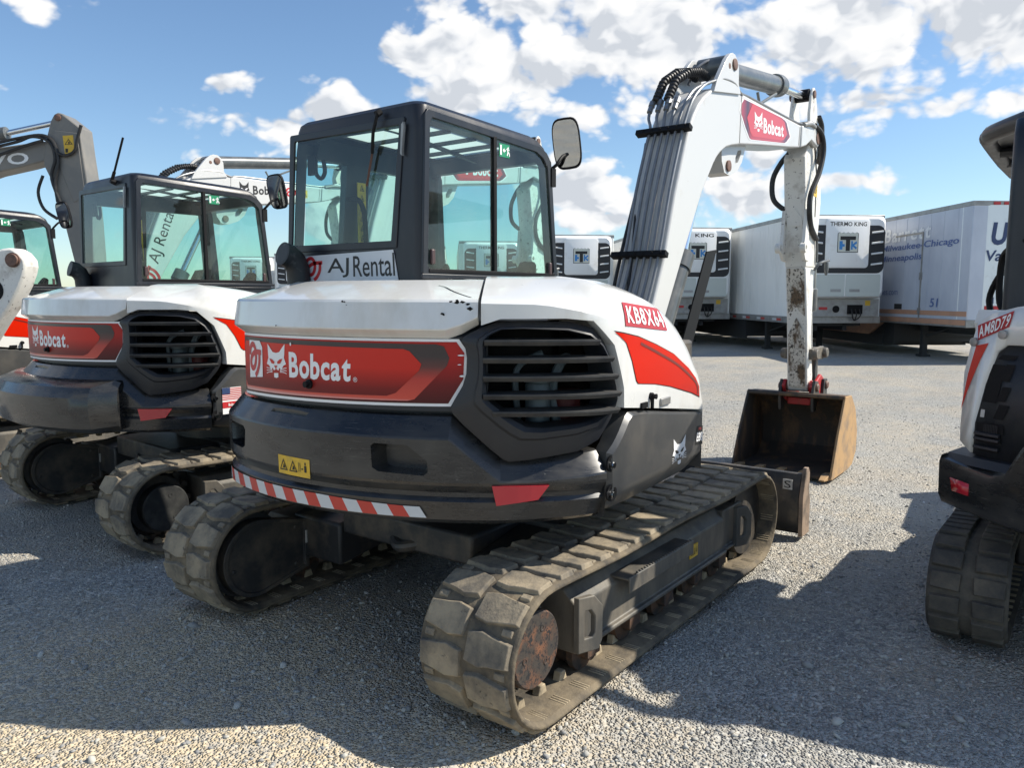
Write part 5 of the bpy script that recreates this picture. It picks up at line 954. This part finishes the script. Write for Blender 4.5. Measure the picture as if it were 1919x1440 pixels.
# ------------------------------------------------------------------ compact excavator with an open canopy at the right edge
def make_compact():
    X0, Y0 = 1.62, -3.07
    r = thing('excavator', 'compact excavator with open black canopy and numbered hood at the right picture edge', 'excavator', (X0, Y0, 0), 0)
    B = Outline(1.38, -41, 41, .25, 48, 30).at; q = lambda t: R_(t)*1.38
    for side in (-1, 1):
        tr = make_track(r, side, W=.335, yo=.925, xs=-.86, xi=.92, R=.232, lug=.033, wide=True, pitch=.098, rub=mat('grey_track_rubber', (.060, .058, .055), .85, var=(.15, .13, .10), vs=5, vlo=.42, vhi=.7, bump=.5, bscale=35, spec=.25))
        mb = MB(); mb.prism([(-.75, .13), (.75, .13), (.80, .38), (-.75, .42)], lambda a, b, d: (a, side*(.75+d), b), -.08, .09); mb.build('track_frame', STEELD, tr, bevel=.02)
        mb = MB(); mb.lathe((-.86, side*.62, .265), (0, side, 0), [(0, .20), (.25, .20), (.25, .12)], 26); mb.build('sprocket', STEELD, tr)
        mb = MB(); mb.lathe((.92, side*.66, .28), (0, side, 0), [(0, .21), (.2, .21), (.2, .06)], 26); mb.build('idler', STEELD, tr)
    mb = MB(); mb.box(-.45, .45, -.62, .62, .28, .50); mb.lathe((0, 0, .48), (0, 0, 1), [(0, .38), (.2, .38)], 32); mb.build('undercarriage', STEELD, r, bevel=.02)
    def zb(s): return .635+.035*min(1, max(0, (abs(s)-.62)/.3))+.10*max(0, min(1, (.52-abs(s))/.06))
    pr = [(-.40, .02, 0), (-.08, .0, 0), (-.02, .03, 0), (.0, .07, 0), (.004, .905, 1), (-.006, .935, 1), (-.03, .942, 1), (-.40, .945, 1)]
    sl = sorted(set([round(v, 3) for v in np.arange(-1.56, 1.561, .06)]+[-.52, .52, -.46, .46]))
    def zt(s): return 1.03-.0*s if abs(s) < .58 else .90
    mb = MB(); mb.loft([[B(s, (z if k else zb(s)+z) if not k else z-.942+lerp_t(abs(s), [(0, 1.16), (.55, 1.12), (.66, .905), (.72, .885), (.96, .915), (2, .93)]), d) for d, z, k in pr] for s in sl])
    for e in (sl[0], sl[-1]): mb.add([B(e, (zb(e)+z if not k else z-.942+.93), d) for d, z, k in pr], [tuple(range(len(pr)))])
    cw = mb.build('counterweight', CWM, r, smooth=28)
    mb = MB(); mb.add(*wrap([(q(-38.0), .832), (q(-33.9), .822), (q(-33.9), .768), (q(-37.4), .772)], lambda s, z: B(s, z, .008))); mb.build('reflector', REFLX, cw, solid=.02)
    mb = MB(); mb.loft([[B(s, z, d) for z, d in ((.90, -.02), (.935, -.045), (.955, -.12), (.955, -.5))] for s in np.arange(-1.0, -.60, .05)]); mb.build('corner_step', PLAST, cw, smooth=25)
    # white corner pillar and dark vented rear panel
    W1 = [(q(a), b) for a, b in ((-36.0, .955), (-38.6, 1.0), (-39.0, 1.06), (-39.3, 1.16), (-40, 1.31), (-39.3, 1.434), (-38.4, 1.54), (-35.2, 1.585), (-30.2, 1.615), (-20, 1.65), (-20, 1.455), (-31.5, 1.450), (-33.3, 1.42), (-35.1, 1.27), (-36.3, 1.09))]
    mb = MB(); vs, fs = wrap(W1, lambda s, z: B(s, z, -.05-.10*max(0, z-1.0))); mb.add(vs, fs); wp = mb.build('hood_corner', WHITE, r, solid=.05, bevel=.008)
    mb = MB(); mb.loft([[B(s, z, d) for z, d in ((.95, -.16), (1.40, -.18), (1.54, -.14), (1.60, -.16), (1.60, -.7))] for s in np.arange(-1.5, 1.51, .06)]); mb.build('hood_shell', WHITE, r, smooth=25)
    mb = MB(); vs, fs = wrap([(q(-33.2), 1.412), (q(-31.5), 1.445), (q(-10), 1.455), (q(10), 1.455), (q(10), .95), (q(-24.2), .95), (q(-28), .93), (q(-36.2), .950), (q(-36.5), 1.09), (q(-35.2), 1.265)], lambda s, z: B(s, z, -.065-.10*max(0, z-1.0))); mb.add(vs, fs); dp = mb.build('rear_panel', PLAST, r, solid=.03)
    FB = lambda k: (lambda s, z: B(s, z, -.065-.10*max(0, z-1.0)+k))
    mb = MB()
    for a, b, c, d in ((-30.4, -27.8, 1.385, 1.405), (-29.2, -28.2, 1.29, 1.365), (-29.4, -28.5, 1.20, 1.265), (-29.6, -28.4, 1.12, 1.185), (-32.4, -30.2, 1.19, 1.36), (-33.4, -28.4, 1.055, 1.095), (-33.2, -28.6, 1.01, 1.04), (-32.6, -29, .97, .995)):
        a -= 2.4; b -= 1.6; sk = .9*(1 if c > 1.1 else -.3); mb.add(*wrap([(q(a-sk*.5), c), (q(b-sk*.5), c), (q(b+sk*.5), d), (q(a+sk*.5), d)], FB(.002)))
    mb.build('vent_slots', BLACK, dp)
    mb = MB()
    for k in range(3):
        z = (.985, 1.024, 1.046)[k]; mb.loft([[B(s, z+dz, -.065+d) for dz, d in ((-.006, 0), (-.004, .014), (.006, .012), (.010, 0))] for s in np.linspace(q(-35.6), q(-30.4), 6)], closed=True, cap=True)
    for k in range(9):
        s = q(-33.6+.33*k); mb.loft([[B(s+e, z, d) for z in (1.058, 1.094)] for e, d in ((-.002, -.058), (.002, -.058))])
    mb.build('vent_ribs', PLAST, dp)
    mb = MB(); put_poly(mb, [(q(-35.2), 1.12), (q(-34.3), 1.12), (q(-34.3), 1.155), (q(-35.2), 1.155)], None, FB(.004)); mb.build('service_label', GREYL, dp)
    mb = MB(); P = [(q(-26.8), 1.361), (q(-25.3), 1.47), (q(-5), 1.48), (q(-5), 1.05), (q(-24.4), 1.06), (q(-26.6), 1.29)]; mb.add(*wrap(P, FB(.004))); mb.mi = 1; mb.add(*wrap(sh_poly(P, .012, .012), FB(.006))); mb.build('red_panel', [WINK, REDST], dp)
    FW = lambda k: (lambda s, z: B(s, z, -.05-.10*max(0, z-1.0)+k))
    mb = MB(); mb.add(*wrap([(q(-35.1), 1.454), (q(-37.9), 1.438), (q(-38.9), 1.308), (q(-39.4), 1.136), (q(-38.2), 1.25), (q(-36.4), 1.38)], FW(.003))); mb.build('side_stripe', REDST, wp)
    cn = [(q(-37.7), 1.462), (q(-31.2), 1.528), (q(-30.6), 1.600), (q(-38.2), 1.530)]; mb = MB(); mb.add(*wrap_grid(cn, FW(.003), 12, 2)); mb.mi = 1; vs, fs = text_fine('AM8D79', .02); mb.add([FW(.005)(*quad(cn, .04+.92*a, .10+.8*b)) for a, b in vs], fs); mb.build('number_sticker', [REDTAG, WINK], wp, fixn=False)
    for t, z in ((-38.2, 1.455), (-31.9, 1.495)):
        c = B(q(t), z, -.09); n = Vector(B(q(t), z, 0))-Vector(B(q(t), z, -1)); mb = MB(); mb.lathe(c, n, [(0, .02), (.012, .02), (.014, .012)], 14); mb.build('hood_plug', GALV, wp)
    # deck, seat, controls, canopy on two posts
    mb = MB(); mb.box(-.75, .85, -.86, .86, .68, .90); mb.box(-.78, -.30, -.80, .60, .90, 1.50); mb.build('deck', PLAST, r, bevel=.04)
    mb = MB(); mb.loft([rrect(-.05, .40, .05, .45, .08, .90), rrect(-.05, .45, .0, .5, .08, 1.26), rrect(-.08, .48, -.02, .52, .1, 1.36), rrect(-.04, .44, .0, .5, .08, 1.40)], closed=True, cap=True); mb.box(-.14, -.02, .02, .48, 1.36, 1.82); mb.build('seat', SEATM, r, bevel=.03)
    mb = MB(); rp = rrect
    def post(y): mb.loft([[(x+dx, yy+dy, z) for x, yy, _ in rrect(-.055, .055, -.075, .075, .035, 0)] for z, dx, dy in ((1.40, -.74, y), (2.24, -.74, y), (2.41, -.73, y), (2.48, -.68, y), (2.51, -.59, y))], closed=True, cap=True)
    post(.65); mb.build('canopy_post', CABM, r, smooth=40); mb = MB(); post(-.42); mb.build('canopy_post', CABM, r, smooth=40)
    mb = MB()
    def rail(pts, w): mb.tube(pts, w, 14, spline=6)
    mb.tube([(-.74, .58, 2.49), (-.71, .64, 2.49), (-.44, .83, 2.485), (-.34, .865, 2.48), (-.22, .875, 2.475), (.60, .84, 2.43), (.72, .76, 2.425), (.76, .2, 2.425), (.72, -.47, 2.425), (.60, -.64, 2.43), (-.34, -.64, 2.48), (-.70, -.44, 2.49), (-.75, .0, 2.49), (-.74, .58, 2.49)], .043, 14, spline=3)
    mb.loft([[(x, y, 2.465-.04*(x+.4)) for y in (-.62, .84)] for x in (-.44, 0, .4, .72)]); mb.loft([[(x, y, 2.50-.04*(x+.4)) for y in (-.60, .82)] for x in (-.46, 0, .4, .72)])
    for x in (-.1, .3): mb.tube([(x, -.62, 2.43), (x, .84, 2.43)], .025, 8)
    mb.build('canopy_roof', CABM, r, smooth=40)
    for pts in ([(-.30, .72, 1.45), (-.30, .74, 1.95), (-.33, .70, 2.02), (-.50, .62, 2.04)], [(-.60, .68, 1.58), (-.56, .74, 1.60), (-.54, .76, 1.68), (-.56, .755, 1.84), (-.62, .72, 1.89), (-.80, .64, 1.92)], [(-.2, .80, 1.50), (-.15, .84, 1.64), (-.2, .80, 1.76), (-.3, .74, 1.82)]):
        mb = MB(); mb.tube(pts, .016, 8, spline=4); mb.build('hand_rail', BLACK, r)
    for y in (.60, -.10):
        mb = MB(); mb.obox((.10, y, 1.52), (1, 0, 0), (0, 1, 0), (0, 0, 1), .22, .07, .08); mb.tube([(.22, y, 1.58), (.26, y, 1.74)], .014, 8); mb.lathe((.26, y, 1.72), (.1, 0, 1), [(0, .02), (.05, .03), (.12, .012)], 12); mb.build('control_console', BLACK, r, bevel=.02)
    # boom folded ahead, dozer blade
    mb = MB(); mb.prism([(.80, .75), (.95, .68), (1.35, 1.05), (2.0, 1.28), (3.0, 1.05), (3.05, 1.2), (2.0, 1.46), (1.25, 1.25)], lambda a, b, d: (a, -.2+d, b), -.10, .10); mb.build('boom', BOOMW, r, bevel=.02)
    mb = MB(); mb.prism([(2.95, 1.35), (3.10, 1.35), (3.12, 1.0), (3.05, .45), (2.92, .42), (2.92, 1.0)], lambda a, b, d: (a, -.2+d, b), -.08, .08); mb.build('arm', BOOMW, r, bevel=.02)
    mb = MB(); oc = [(2.75, .52), (3.0, .52), (3.15, .34), (3.05, .06), (2.5, .02)]; ic = [(2.77, .49), (2.98, .49), (3.12, .34), (3.03, .09), (2.52, .05)]; mb.loft([[(a, y, b) for a, b in oc+ic[::-1]] for y in (-.55, .15)], closed=True); mb.build('bucket', BUCKM, r)
    mb = MB(); mb.loft([[(x, y, z) for x, z in ((1.45, .05), (1.40, .2), (1.45, .38), (1.48, .38), (1.43, .2), (1.48, .05))] for y in (-.92, .92)], closed=True, cap=True); mb.box(.4, 1.42, -.3, .3, .16, .26); mb.build('blade', STEELD, r)
    return r
RM = make_compact()
for c in RM.children:
    if c.name.split('.')[0] in ('boom', 'arm', 'bucket'): pv = Vector((.8, -.2, 0)); m = Matrix.Translation(pv) @ Matrix.Rotation(R_(17), 4, 'Z') @ Matrix.Translation(-pv); c.location = m.translation; c.rotation_euler = (0, 0, R_(17))

# ------------------------------------------------------------------ grey excavator boom far left and a white stick end, both reaching in from outside the frame
FH = Vector((.79948, .60069, 0)); RH = Vector((.60069, -.79948, 0)); C0 = Vector((CAM_POS[0], CAM_POS[1], 0))
def plane(dep): return lambda a, b, d: tuple(C0+FH*(dep+d)+RH*a+Vector((0, 0, b)))
P = plane(12.5); gv = thing('excavator', 'grey excavator boom and stick with steel cylinder rod rising beyond the leftmost cab', 'excavator', P(-7.6, 0, 0))
def gb(mb, nm, m, par=None, **k):
    o = mb.build(nm, m, None, **k); o.data.transform(Matrix.Translation(-gv.location)); o.parent = par or gv; return o
mb = MB(); mb.prism([(-11.2, 2.2), (-10.2, 2.9), (-9.0, 3.60), (-7.96, 3.92), (-7.46, 3.99), (-7.12, 4.03), (-7.00, 3.92), (-7.03, 3.82), (-7.1, 3.75), (-7.48, 3.65), (-7.99, 3.54), (-9.0, 3.2), (-10.0, 2.5), (-10.8, 1.9)], P, -.17, .17); gboom = gb(mb, 'boom', GVOL, smooth=20, bevel=.02)
mb = MB(); put_text(mb, 'VOLVO', [(-8.85, 3.60), (-7.42, 3.69), (-7.42, 3.86), (-8.85, 3.78)], lambda a, b: P(a, b, -.172), .02); gb(mb, 'lettering', WINK, gboom)
mb = MB(); mb.prism([(-7.19, 3.67), (-7.15, 3.97), (-7.04, 4.32), (-6.98, 4.42), (-6.92, 4.45), (-6.85, 4.43), (-6.60, 4.23), (-6.57, 3.85), (-6.53, 3.45), (-6.50, 2.79), (-6.48, 1.6), (-6.55, .9), (-6.68, .9), (-6.81, 2.2), (-6.96, 2.96), (-7.02, 3.28)], P, -.19, .19); gs = gb(mb, 'stick', GVOL, smooth=20, bevel=.02)
mb = MB(); mb.prism([(-7.05, 3.95), (-6.98, 4.18), (-6.64, 4.14), (-6.60, 3.6), (-6.57, 3.2), (-6.75, 3.1)], P, -.20, -.19); gb(mb, 'stick_plate', GVOL, gs, bevel=.008)
mb = MB(); put_poly(mb, [(-6.86, 4.10), (-6.70, 4.11), (-6.69, 3.83), (-6.84, 3.82)], None, lambda a, b: P(a, b, -.2025)); mb.mi = 1; warning_glyphs(mb, [(-6.85, 3.95), (-6.70, 3.96), (-6.70, 4.07), (-6.85, 4.06)], lambda a, b: P(a, b, -.204), 1); put_poly(mb, [(-6.83, 3.85), (-6.79, 3.85), (-6.79, 3.91), (-6.83, 3.91)], None, lambda a, b: P(a, b, -.204)); gb(mb, 'warning_label', [YEL, INK], gs)
mb = MB(); mb.cyl(P(-9.2, 3.98, 0), P(-7.84, 4.175, 0), .085, 20); mb.lathe(P(-7.95, 4.16, 0), Vector(P(-7.8, 4.18, 0))-Vector(P(-7.95, 4.16, 0)), [(0, .10), (.12, .10), (.13, .05)], 20); gc = gb(mb, 'stick_cylinder', CYLM); mb = MB(); mb.cyl(P(-7.84, 4.175, 0), P(-6.95, 4.36, 0), .042, 16); gb(mb, 'cylinder_rod', CHROME, gc)
mb = MB(); mb.lathe(P(-6.92, 4.37, -.19), -FH, [(0, .05), (.02, .05), (.03, .03)], 16); gb(mb, 'pivot_pin', PINM, gs)
for pts in ([(-8.0, 3.95), (-7.5, 4.06), (-7.15, 4.10), (-6.98, 3.98), (-6.93, 3.7), (-7.0, 3.4), (-6.98, 3.1)], [(-8.0, 3.90), (-7.55, 4.0), (-7.3, 4.08), (-7.05, 4.0), (-6.98, 3.75), (-7.05, 3.45), (-6.9, 3.0)], [(-7.0, 3.9), (-6.85, 3.80), (-6.68, 3.86), (-6.62, 4.05), (-6.55, 4.25)], [(-7.9, 3.78), (-7.4, 3.95), (-7.15, 4.02)], [(-7.18, 3.5), (-7.27, 3.25), (-7.2, 3.0), (-7.0, 2.85)]):
    mb = MB(); mb.tube([P(a, b, -.235) for a, b in pts], .024, 8, spline=5); gb(mb, 'hydraulic_hose', HOSE, gboom)
mb = MB(); mb.prism([(-13.6, .3), (-10.4, .3), (-10.2, 1.2), (-10.4, 2.2), (-11.4, 3.0), (-13.4, 2.9)], P, -1.1, 1.1); gb(mb, 'body', GVOL, bevel=.05)
k = 6.8; z0 = CAM_POS[2]; sc = lambda a, b: (a*1.308, z0+(b-z0)*1.308); P2 = plane(k)
pl = [sc(*q) for q in [(-3.95, 1.20), (-3.60, 1.62), (-3.36, 1.945), (-3.30, 1.968), (-3.24, 1.975), (-3.19, 1.945), (-3.155, 1.90), (-3.15, 1.855), (-3.165, 1.80), (-3.20, 1.72), (-3.27, 1.60), (-3.36, 1.48), (-3.62, 1.1), (-3.75, .40), (-4.0, .35)]]
wl = thing('detached_stick', 'white rust-flecked excavator arm end with a big brown pin, at the left picture edge', 'machine arm', P2(-5.0, 0, 0))
mb = MB(); mb.prism(pl, P2, -.10, .10); ob = mb.build('arm_plate', ARMW, None, smooth=20, bevel=.02); ob.data.transform(Matrix.Translation(-wl.location)); ob.parent = wl
c = sc(-3.228, 1.895); mb = MB(); mb.lathe(P2(c[0], c[1], -.10), -FH, [(0, .062), (.012, .062), (.012, .054), (.03, .050), (.03, 0)], 26); ob = mb.build('pin', PINM, None); ob.data.transform(Matrix.Translation(-wl.location)); ob.parent = wl
c = sc(-3.38, 1.70); mb = MB(); mb.lathe(P2(c[0], c[1], -.10), -FH, [(0, .10), (.006, .10), (.006, .07), (.0, .07)], 24); ob = mb.build('bushing', BLACK, None); ob.data.transform(Matrix.Translation(-wl.location)); ob.parent = wl

# ------------------------------------------------------------------ trailers
TRW = mat('trailer_white', (.84, .84, .81), .45, var=(.66, .66, .62), vs=1.5, vlo=.5, vhi=.85, stretch=(1, 1, .3)); TRF = mat('reefer_white', (.84, .85, .84), .38, var=(.62, .60, .56), vs=2.5, vlo=.55, vhi=.85)
TRS = mat('brushed_silver_panel', (.56, .60, .68), .42, .12, var=(.44, .48, .57), vs=.9, vlo=.4, vhi=.7, stretch=(1, 1, .5)); TRSF = mat('bright_silver_panel', (.78, .82, .84), .32, .25, var=(.45, .45, .45), vs=1.6, vlo=.55, vhi=.8)
TORG = mat('faded_orange_paint', (.50, .27, .17), .6, var=(.33, .20, .14), vs=2, vlo=.45, vhi=.75); TDK = mat('trailer_underframe', (.02, .021, .023), .6); TGRY = mat('bulkhead_grey', (.36, .36, .35), .5, var=(.24, .23, .22), vs=4)
LOUV = mat('dark_louvre_plastic', (.022, .022, .024), .5); LBLUE = mat('faded_blue_ink', (.09, .15, .36), .5); LGREY = mat('faded_grey_ink', (.80, .82, .84), .5)
FLZ, TPZ, TW = .93, 3.92, 2.6
def trailer(center, yaw, label, L=13.5, side_mat=TRW, parts=True, brand='THERMO KING', side=-1, grp='refrigerated trailers in a row', reefer=True):
    t = thing('semi_trailer', label, 'trailer', (center[0], center[1], 0), yaw, grp); h = TW/2
    mb = MB(); mb.box(-L, 0, -h, h, FLZ, TPZ); bx = mb.build('box_body', side_mat, t, bevel=.02)
    mb = MB(); mb.box(-L-.01, .012, -h-.012, h+.012, TPZ-.10, TPZ+.012); mb.build('top_rail', GALV, bx, bevel=.01)
    mb = MB(); mb.box(-L-.01, .014, -h-.014, h+.014, FLZ-.03, FLZ+.16); mb.build('bottom_rail', GALV, bx, bevel=.006)
    mb = MB(); n = int(L/.61)
    for k in range(1, n):
        for s in (-1, 1): mb.box(-.61*k-.018, -.61*k+.018, min(s*h, s*(h+.006)), max(s*h, s*(h+.006)), FLZ+.17, TPZ-.10)
    for k in range(1, 4): mb.box(0, .006, -h+.65*k-.018, -h+.65*k+.018, FLZ+.17, TPZ-.10)
    mb.build('seam_strips', side_mat, bx, smooth=0)
    mb = MB(); mi = 0
    for k in range(9):
        x = -.8-1.2*k; mb.mi = 0; mb.box(x-.15, x+.15, -h-.020, h+.020, FLZ+.03, FLZ+.09); mb.mi = 1; mb.box(x-.45, x-.151, -h-.020, h+.020, FLZ+.03, FLZ+.09)
    mb.build('reflective_strip', [TAPER, TAPEW], bx, smooth=0)
    mb = MB(); mb.box(-L+.2, -.3, -.5, -.38, FLZ-.25, FLZ-.03); mb.box(-L+.2, -.3, .38, .5, FLZ-.25, FLZ-.03); mb.box(-L+.5, -L+4.0, -.9, .9, .55, .70); mb.box(-1.6, -.3, -.9, .9, FLZ-.12, FLZ-.03); mb.build('underframe', TDK, t)
    mb = MB(); mb.box(-9.5, -3.6, -1.22, -1.16, .28, FLZ-.03); mb.box(-9.5, -3.6, 1.16, 1.22, .28, FLZ-.03); mb.box(-3.65, -3.6, -1.16, 1.16, .35, FLZ-.03); mb.build('side_skirt', TDK, t)
    for s in (-1, 1):
        mb = MB(); mb.box(-2.75, -2.6, s*.85-.07, s*.85+.07, .06, FLZ-.03); mb.box(-2.82, -2.53, s*.85-.13, s*.85+.13, 0, .06); mb.tube([(-2.68, s*.85, .55), (-1.9, s*.4, FLZ-.06)], .03, 6); mb.build('landing_leg', TDK, t)
        for x in (-L+1.2, -L+2.5):
            mb = MB(); mb.lathe((x, s*.75, .51), (0, s, 0), [(0, .40), (.03, .50), (.45, .50), (.48, .42), (.48, .25), (.40, .22)], 24); mb.build('wheel', HOSE, t)
    mb = MB(); mb.box(-2.66, -2.60, -.85, .85, .5, .56); mb.build('leg_brace', TDK, t)
    if not reefer: return t, bx
    # refrigeration unit on the nose
    def rr(y0, y1, z0, z1, r, x, n=4): return [(x, y, z) for y, z, _ in rrect(y0, y1, z0, z1, r, 0, n)]
    mb = MB(); mb.loft([rr(-1.14, 1.14, 1.60, 3.86, .10, 0), rr(-1.14, 1.14, 1.62, 3.86, .16, .36), rr(-1.06, 1.06, 1.66, 3.78, .18, .46)], closed=True, cap=True); u = mb.build('reefer_unit', TRF, t, smooth=30)
    mb = MB(); mb.loft([rr(-1.10, 1.10, 2.28, 3.62, .20, .40), rr(-1.08, 1.08, 2.30, 3.60, .20, .475)], closed=True, cap=True); mb.build('grille_surround', LOUV, u, smooth=30)
    mb = MB(); mb.loft([rr(-.62, .62, 2.44, 3.80, .10, .40), rr(-.62, .62, 2.44, 3.78, .10, .49), rr(-.57, .57, 2.48, 3.74, .10, .515)], closed=True, cap=True); pn = mb.build('front_panel', TRF, u, smooth=30)
    for s in (-1, 1):
        for k in range(4):
            z = 2.52+.29*k; mb = MB(); mb.loft([[(x, s*y, z+dz+.05*(y-.68)/.4) for x, dz in ((.47, -.02), (.50, .0), (.50, .025), (.47, .04))] for y in (.70, .88, 1.02)], closed=True, cap=True); mb.build('louvre', TRF, u, smooth=30)
    f = lambda a, b: (.517, a, b)
    mb = MB()
    if brand.strip(): put_word(mb, brand, [(-.52 if len(brand) > 5 else -.1, 3.575), (.52, 3.575), (.52, 3.69), (-.52 if len(brand) > 5 else -.1, 3.69)], f, .022)
    lg = [(-.30, 2.86), (.30, 2.86), (.30, 3.38)]+[(.30-.06*k, 3.38+(.03 if k % 2 else 0)) for k in range(1, 11)]; mb.mi = 0; put_poly(mb, lg, None, f); mb.mi = 1; put_poly(mb, sh_poly(lg, .018, .018), None, lambda a, b: (.519, a, b)); mb.mi = 0
    g = lambda a, b: (.521, a, b); put_poly(mb, [(-.22, 3.20), (.22, 3.20), (.22, 3.30), (-.22, 3.30)], None, g); put_poly(mb, [(-.06, 2.90), (.06, 2.90), (.06, 3.20), (-.06, 3.20)], None, g); mb.mi = 2
    put_poly(mb, [(-.24, 2.94), (-.15, 2.94), (-.15, 3.02), (-.09, 3.02), (-.09, 3.09), (-.15, 3.09), (-.15, 3.17), (-.24, 3.17)], None, g); put_poly(mb, [(.09, 2.94), (.14, 2.94), (.14, 3.02), (.24, 2.94), (.26, 3.0), (.18, 3.055), (.26, 3.11), (.24, 3.17), (.14, 3.09), (.14, 3.17), (.09, 3.17)], None, g); mb.build('lettering', [INK, mat('cream_ink', (.60, .62, .55), .5), BLUEINK], pn)
    for s in (-1, 1):
        mb = MB(); mb.loft([rr(min(.02*s, 1.0*s), max(.02*s, 1.0*s), 1.66, 2.26, .03, .44), rr(min(.02*s, 1.0*s), max(.02*s, 1.0*s), 1.66, 2.26, .03, .475)], closed=True, cap=True); mb.mi = 1; mb.box(.474, .478, min(.12*s, .42*s), max(.12*s, .42*s), 1.78, 1.86); mb.build('service_door', [mat('pale_service_door', (.56, .60, .56), .45), TGRY], u, smooth=30)
    mb = MB(); mb.box(.0, .10, -1.2, 1.2, FLZ+.17, 1.58); mb.mi = 1; mb.lathe((.10, -.05, 1.30), (1, 0, 0), [(0, .10), (.02, .10)], 18); mb.box(.10, .13, .28, .72, 1.16, 1.42); mb.mi = 2; mb.box(.10, .104, -.55, -.30, 1.28, 1.36); mb.mi = 3; mb.box(.10, .104, .80, .95, 1.40, 1.54); mb.build('nose_bulkhead', [TGRY, BLACK, REDINK, YEL], t)
    mb = MB()
    for y in (.38, .50, .62): mb.tube([(.14, y, 1.30), (.22, y, 1.15), (.18, y*.7+.15, 1.05), (.12, .5, .98)], .018, 6, spline=4)
    mb.build('air_hose', HOSE, t)
    return t, bx
YAW = math.atan2(-.66, -.75)
trailer((19.83, 3.33), YAW, 'white refrigerated trailer seen between the vertical digging arm and the silver moving trailer')
trailer((21.14, 8.28), YAW, 'white refrigerated trailer half hidden by the lower end of the boom cylinder', brand='KING')
trailer((21.54, 12.98), YAW, 'white refrigerated trailer between the right cab edge and the pipes on the boom', brand='    ')
trailer((22.2, 17.7), YAW, 'white refrigerated trailer seen through the side window of the nearest cab')
for k in range(4): trailer((22.7+.4*k, 22.4+4.7*k), YAW, ('white refrigerated trailer seen through the rear window of the nearest cab', 'white refrigerated trailer hidden behind the nearest cab rear corner post', 'white refrigerated trailer seen through the cab of the excavator with a flag sticker', 'white refrigerated trailer showing its side louvres just left of the nearest cab')[k])
def moving_trailer():
    yaw = math.atan2(-.615, -.79); t, bx = trailer((19.1, -1.13), yaw, 'silver moving trailer with blue city names and orange stripes, right of the refrigerated trailers', side_mat=TRS, grp=None, reefer=False); h = TW/2
    if 'group' in t: del t['group']
    Sd = lambda k: (lambda a, b: (a, h+.008+k, b)); s1 = lambda k: (lambda a, b: (-a, -h-.008-k, b))
    # left in the picture is the machine-side flank (local -y); u runs from the tail toward the nose
    F = lambda k: (lambda a, b: (-a, -h-.008-k, b))
    TX = lambda m: (mb.build('side_lettering', m, bx), MB())[1]
    mb = MB()
    put_text(mb, 'Milwaukee-Chicago', [(4.42, 2.90), (.52, 2.90), (.48, 3.13), (4.36, 3.13)], F(.004), .012); mb = TX(LBLUE); put_text(mb, 'Minneapolis', [(4.50, 2.60), (2.20, 2.60), (2.15, 2.83), (4.42, 2.83)], F(.004), .012); mb = TX(LBLUE); put_text(mb, '51', [(1.66, 1.38), (1.30, 1.38), (1.27, 1.61), (1.63, 1.61)], F(.004), .012); mb = TX(LBLUE); put_text(mb, 'unitedvanlines.com', [(5.6, 1.70), (3.35, 1.70), (3.35, 1.88), (5.6, 1.88)], F(.004), .0)
    mb = TX(LBLUE); put_word(mb, 'Barrett', [(4.28, 3.19), (1.82, 3.19), (1.76, 3.58), (4.20, 3.58)], F(.004), .02); TX(LGREY)
    mb = MB(); mb.box(-13.5, -.02, -h-.022, h+.022, FLZ+.02, FLZ+.15); mb.box(-13.5, -.02, -h-.012, h+.012, FLZ+.24, FLZ+.36); mb.box(-13.3, -5.0, -h-.004, h+.004, .52, FLZ-.04); mb.prism([(-5.0, .52), (-5.0, FLZ-.04), (-4.2, FLZ-.04)], lambda a, b, d: (a, d, b), -h, h); mb.build('orange_stripe', TORG, bx)
    mb = MB(); mb.box(-2.18, -2.14, -h-.025, -h, FLZ+.1, 3.36); mb.box(-3.6, -2.14, -h-.02, -h, 3.32, 3.37); mb.box(-2.21, -2.11, -h-.04, -h, 2.1, 2.3); mb.box(-2.21, -2.11, -h-.04, -h, 1.2, 1.35); mb.mi = 1; mb.box(-3.5, -3.1, -h-.012, -h, 1.30, 1.45); mb.build('side_door', [GALV, TDK], bx)
    mb = MB(); mb.loft([[(x, y, z) for x, y in ((-.42, -h-.004), (-.20, -h+.03), (-.05, -h+.16), (.012, -h+.40), (.016, 0), (.012, h-.4), (-.05, h-.16), (-.42, h+.004))] for z in (FLZ+.0, TPZ-.09)]); nf = mb.build('nose_sheet', TRSF, t, smooth=50)
    mb = MB(); mb.mi = 0; f = lambda a, b: (.022, a, b); put_word(mb, 'UNITED', [(-.86, 2.88), (1.25, 2.88), (1.28, 3.42), (-.80, 3.42)], f, .04); put_text(mb, 'Van Lines', [(-.98, 2.50), (.55, 2.50), (.58, 2.76), (-.94, 2.76)], f, .02); put_text(mb, '1150', [(-.86, 1.48), (-.34, 1.48), (-.34, 1.64), (-.86, 1.64)], f, .012); mb.mi = 1; put_poly(mb, [(-.9, 1.34), (-.30, 1.34), (-.30, 1.43), (-.9, 1.43)], None, f); mb.build('nose_lettering', [NAVY, REDINK], nf)
    mb = MB()
    for k in range(7): mb.box(.0, .03, -.75+.25*k-.08, -.75+.25*k+.08, TPZ-.085, TPZ-.02)
    mb.build('marker_light', REDINK, nf)
    mb = MB(); mb.box(-9.0, -4.2, -h+.05, h-.05, .22, .55); mb.build('belly_box', TDK, t)
moving_trailer()
for o in SC.objects:
    if '_only' in o: del o['_only']
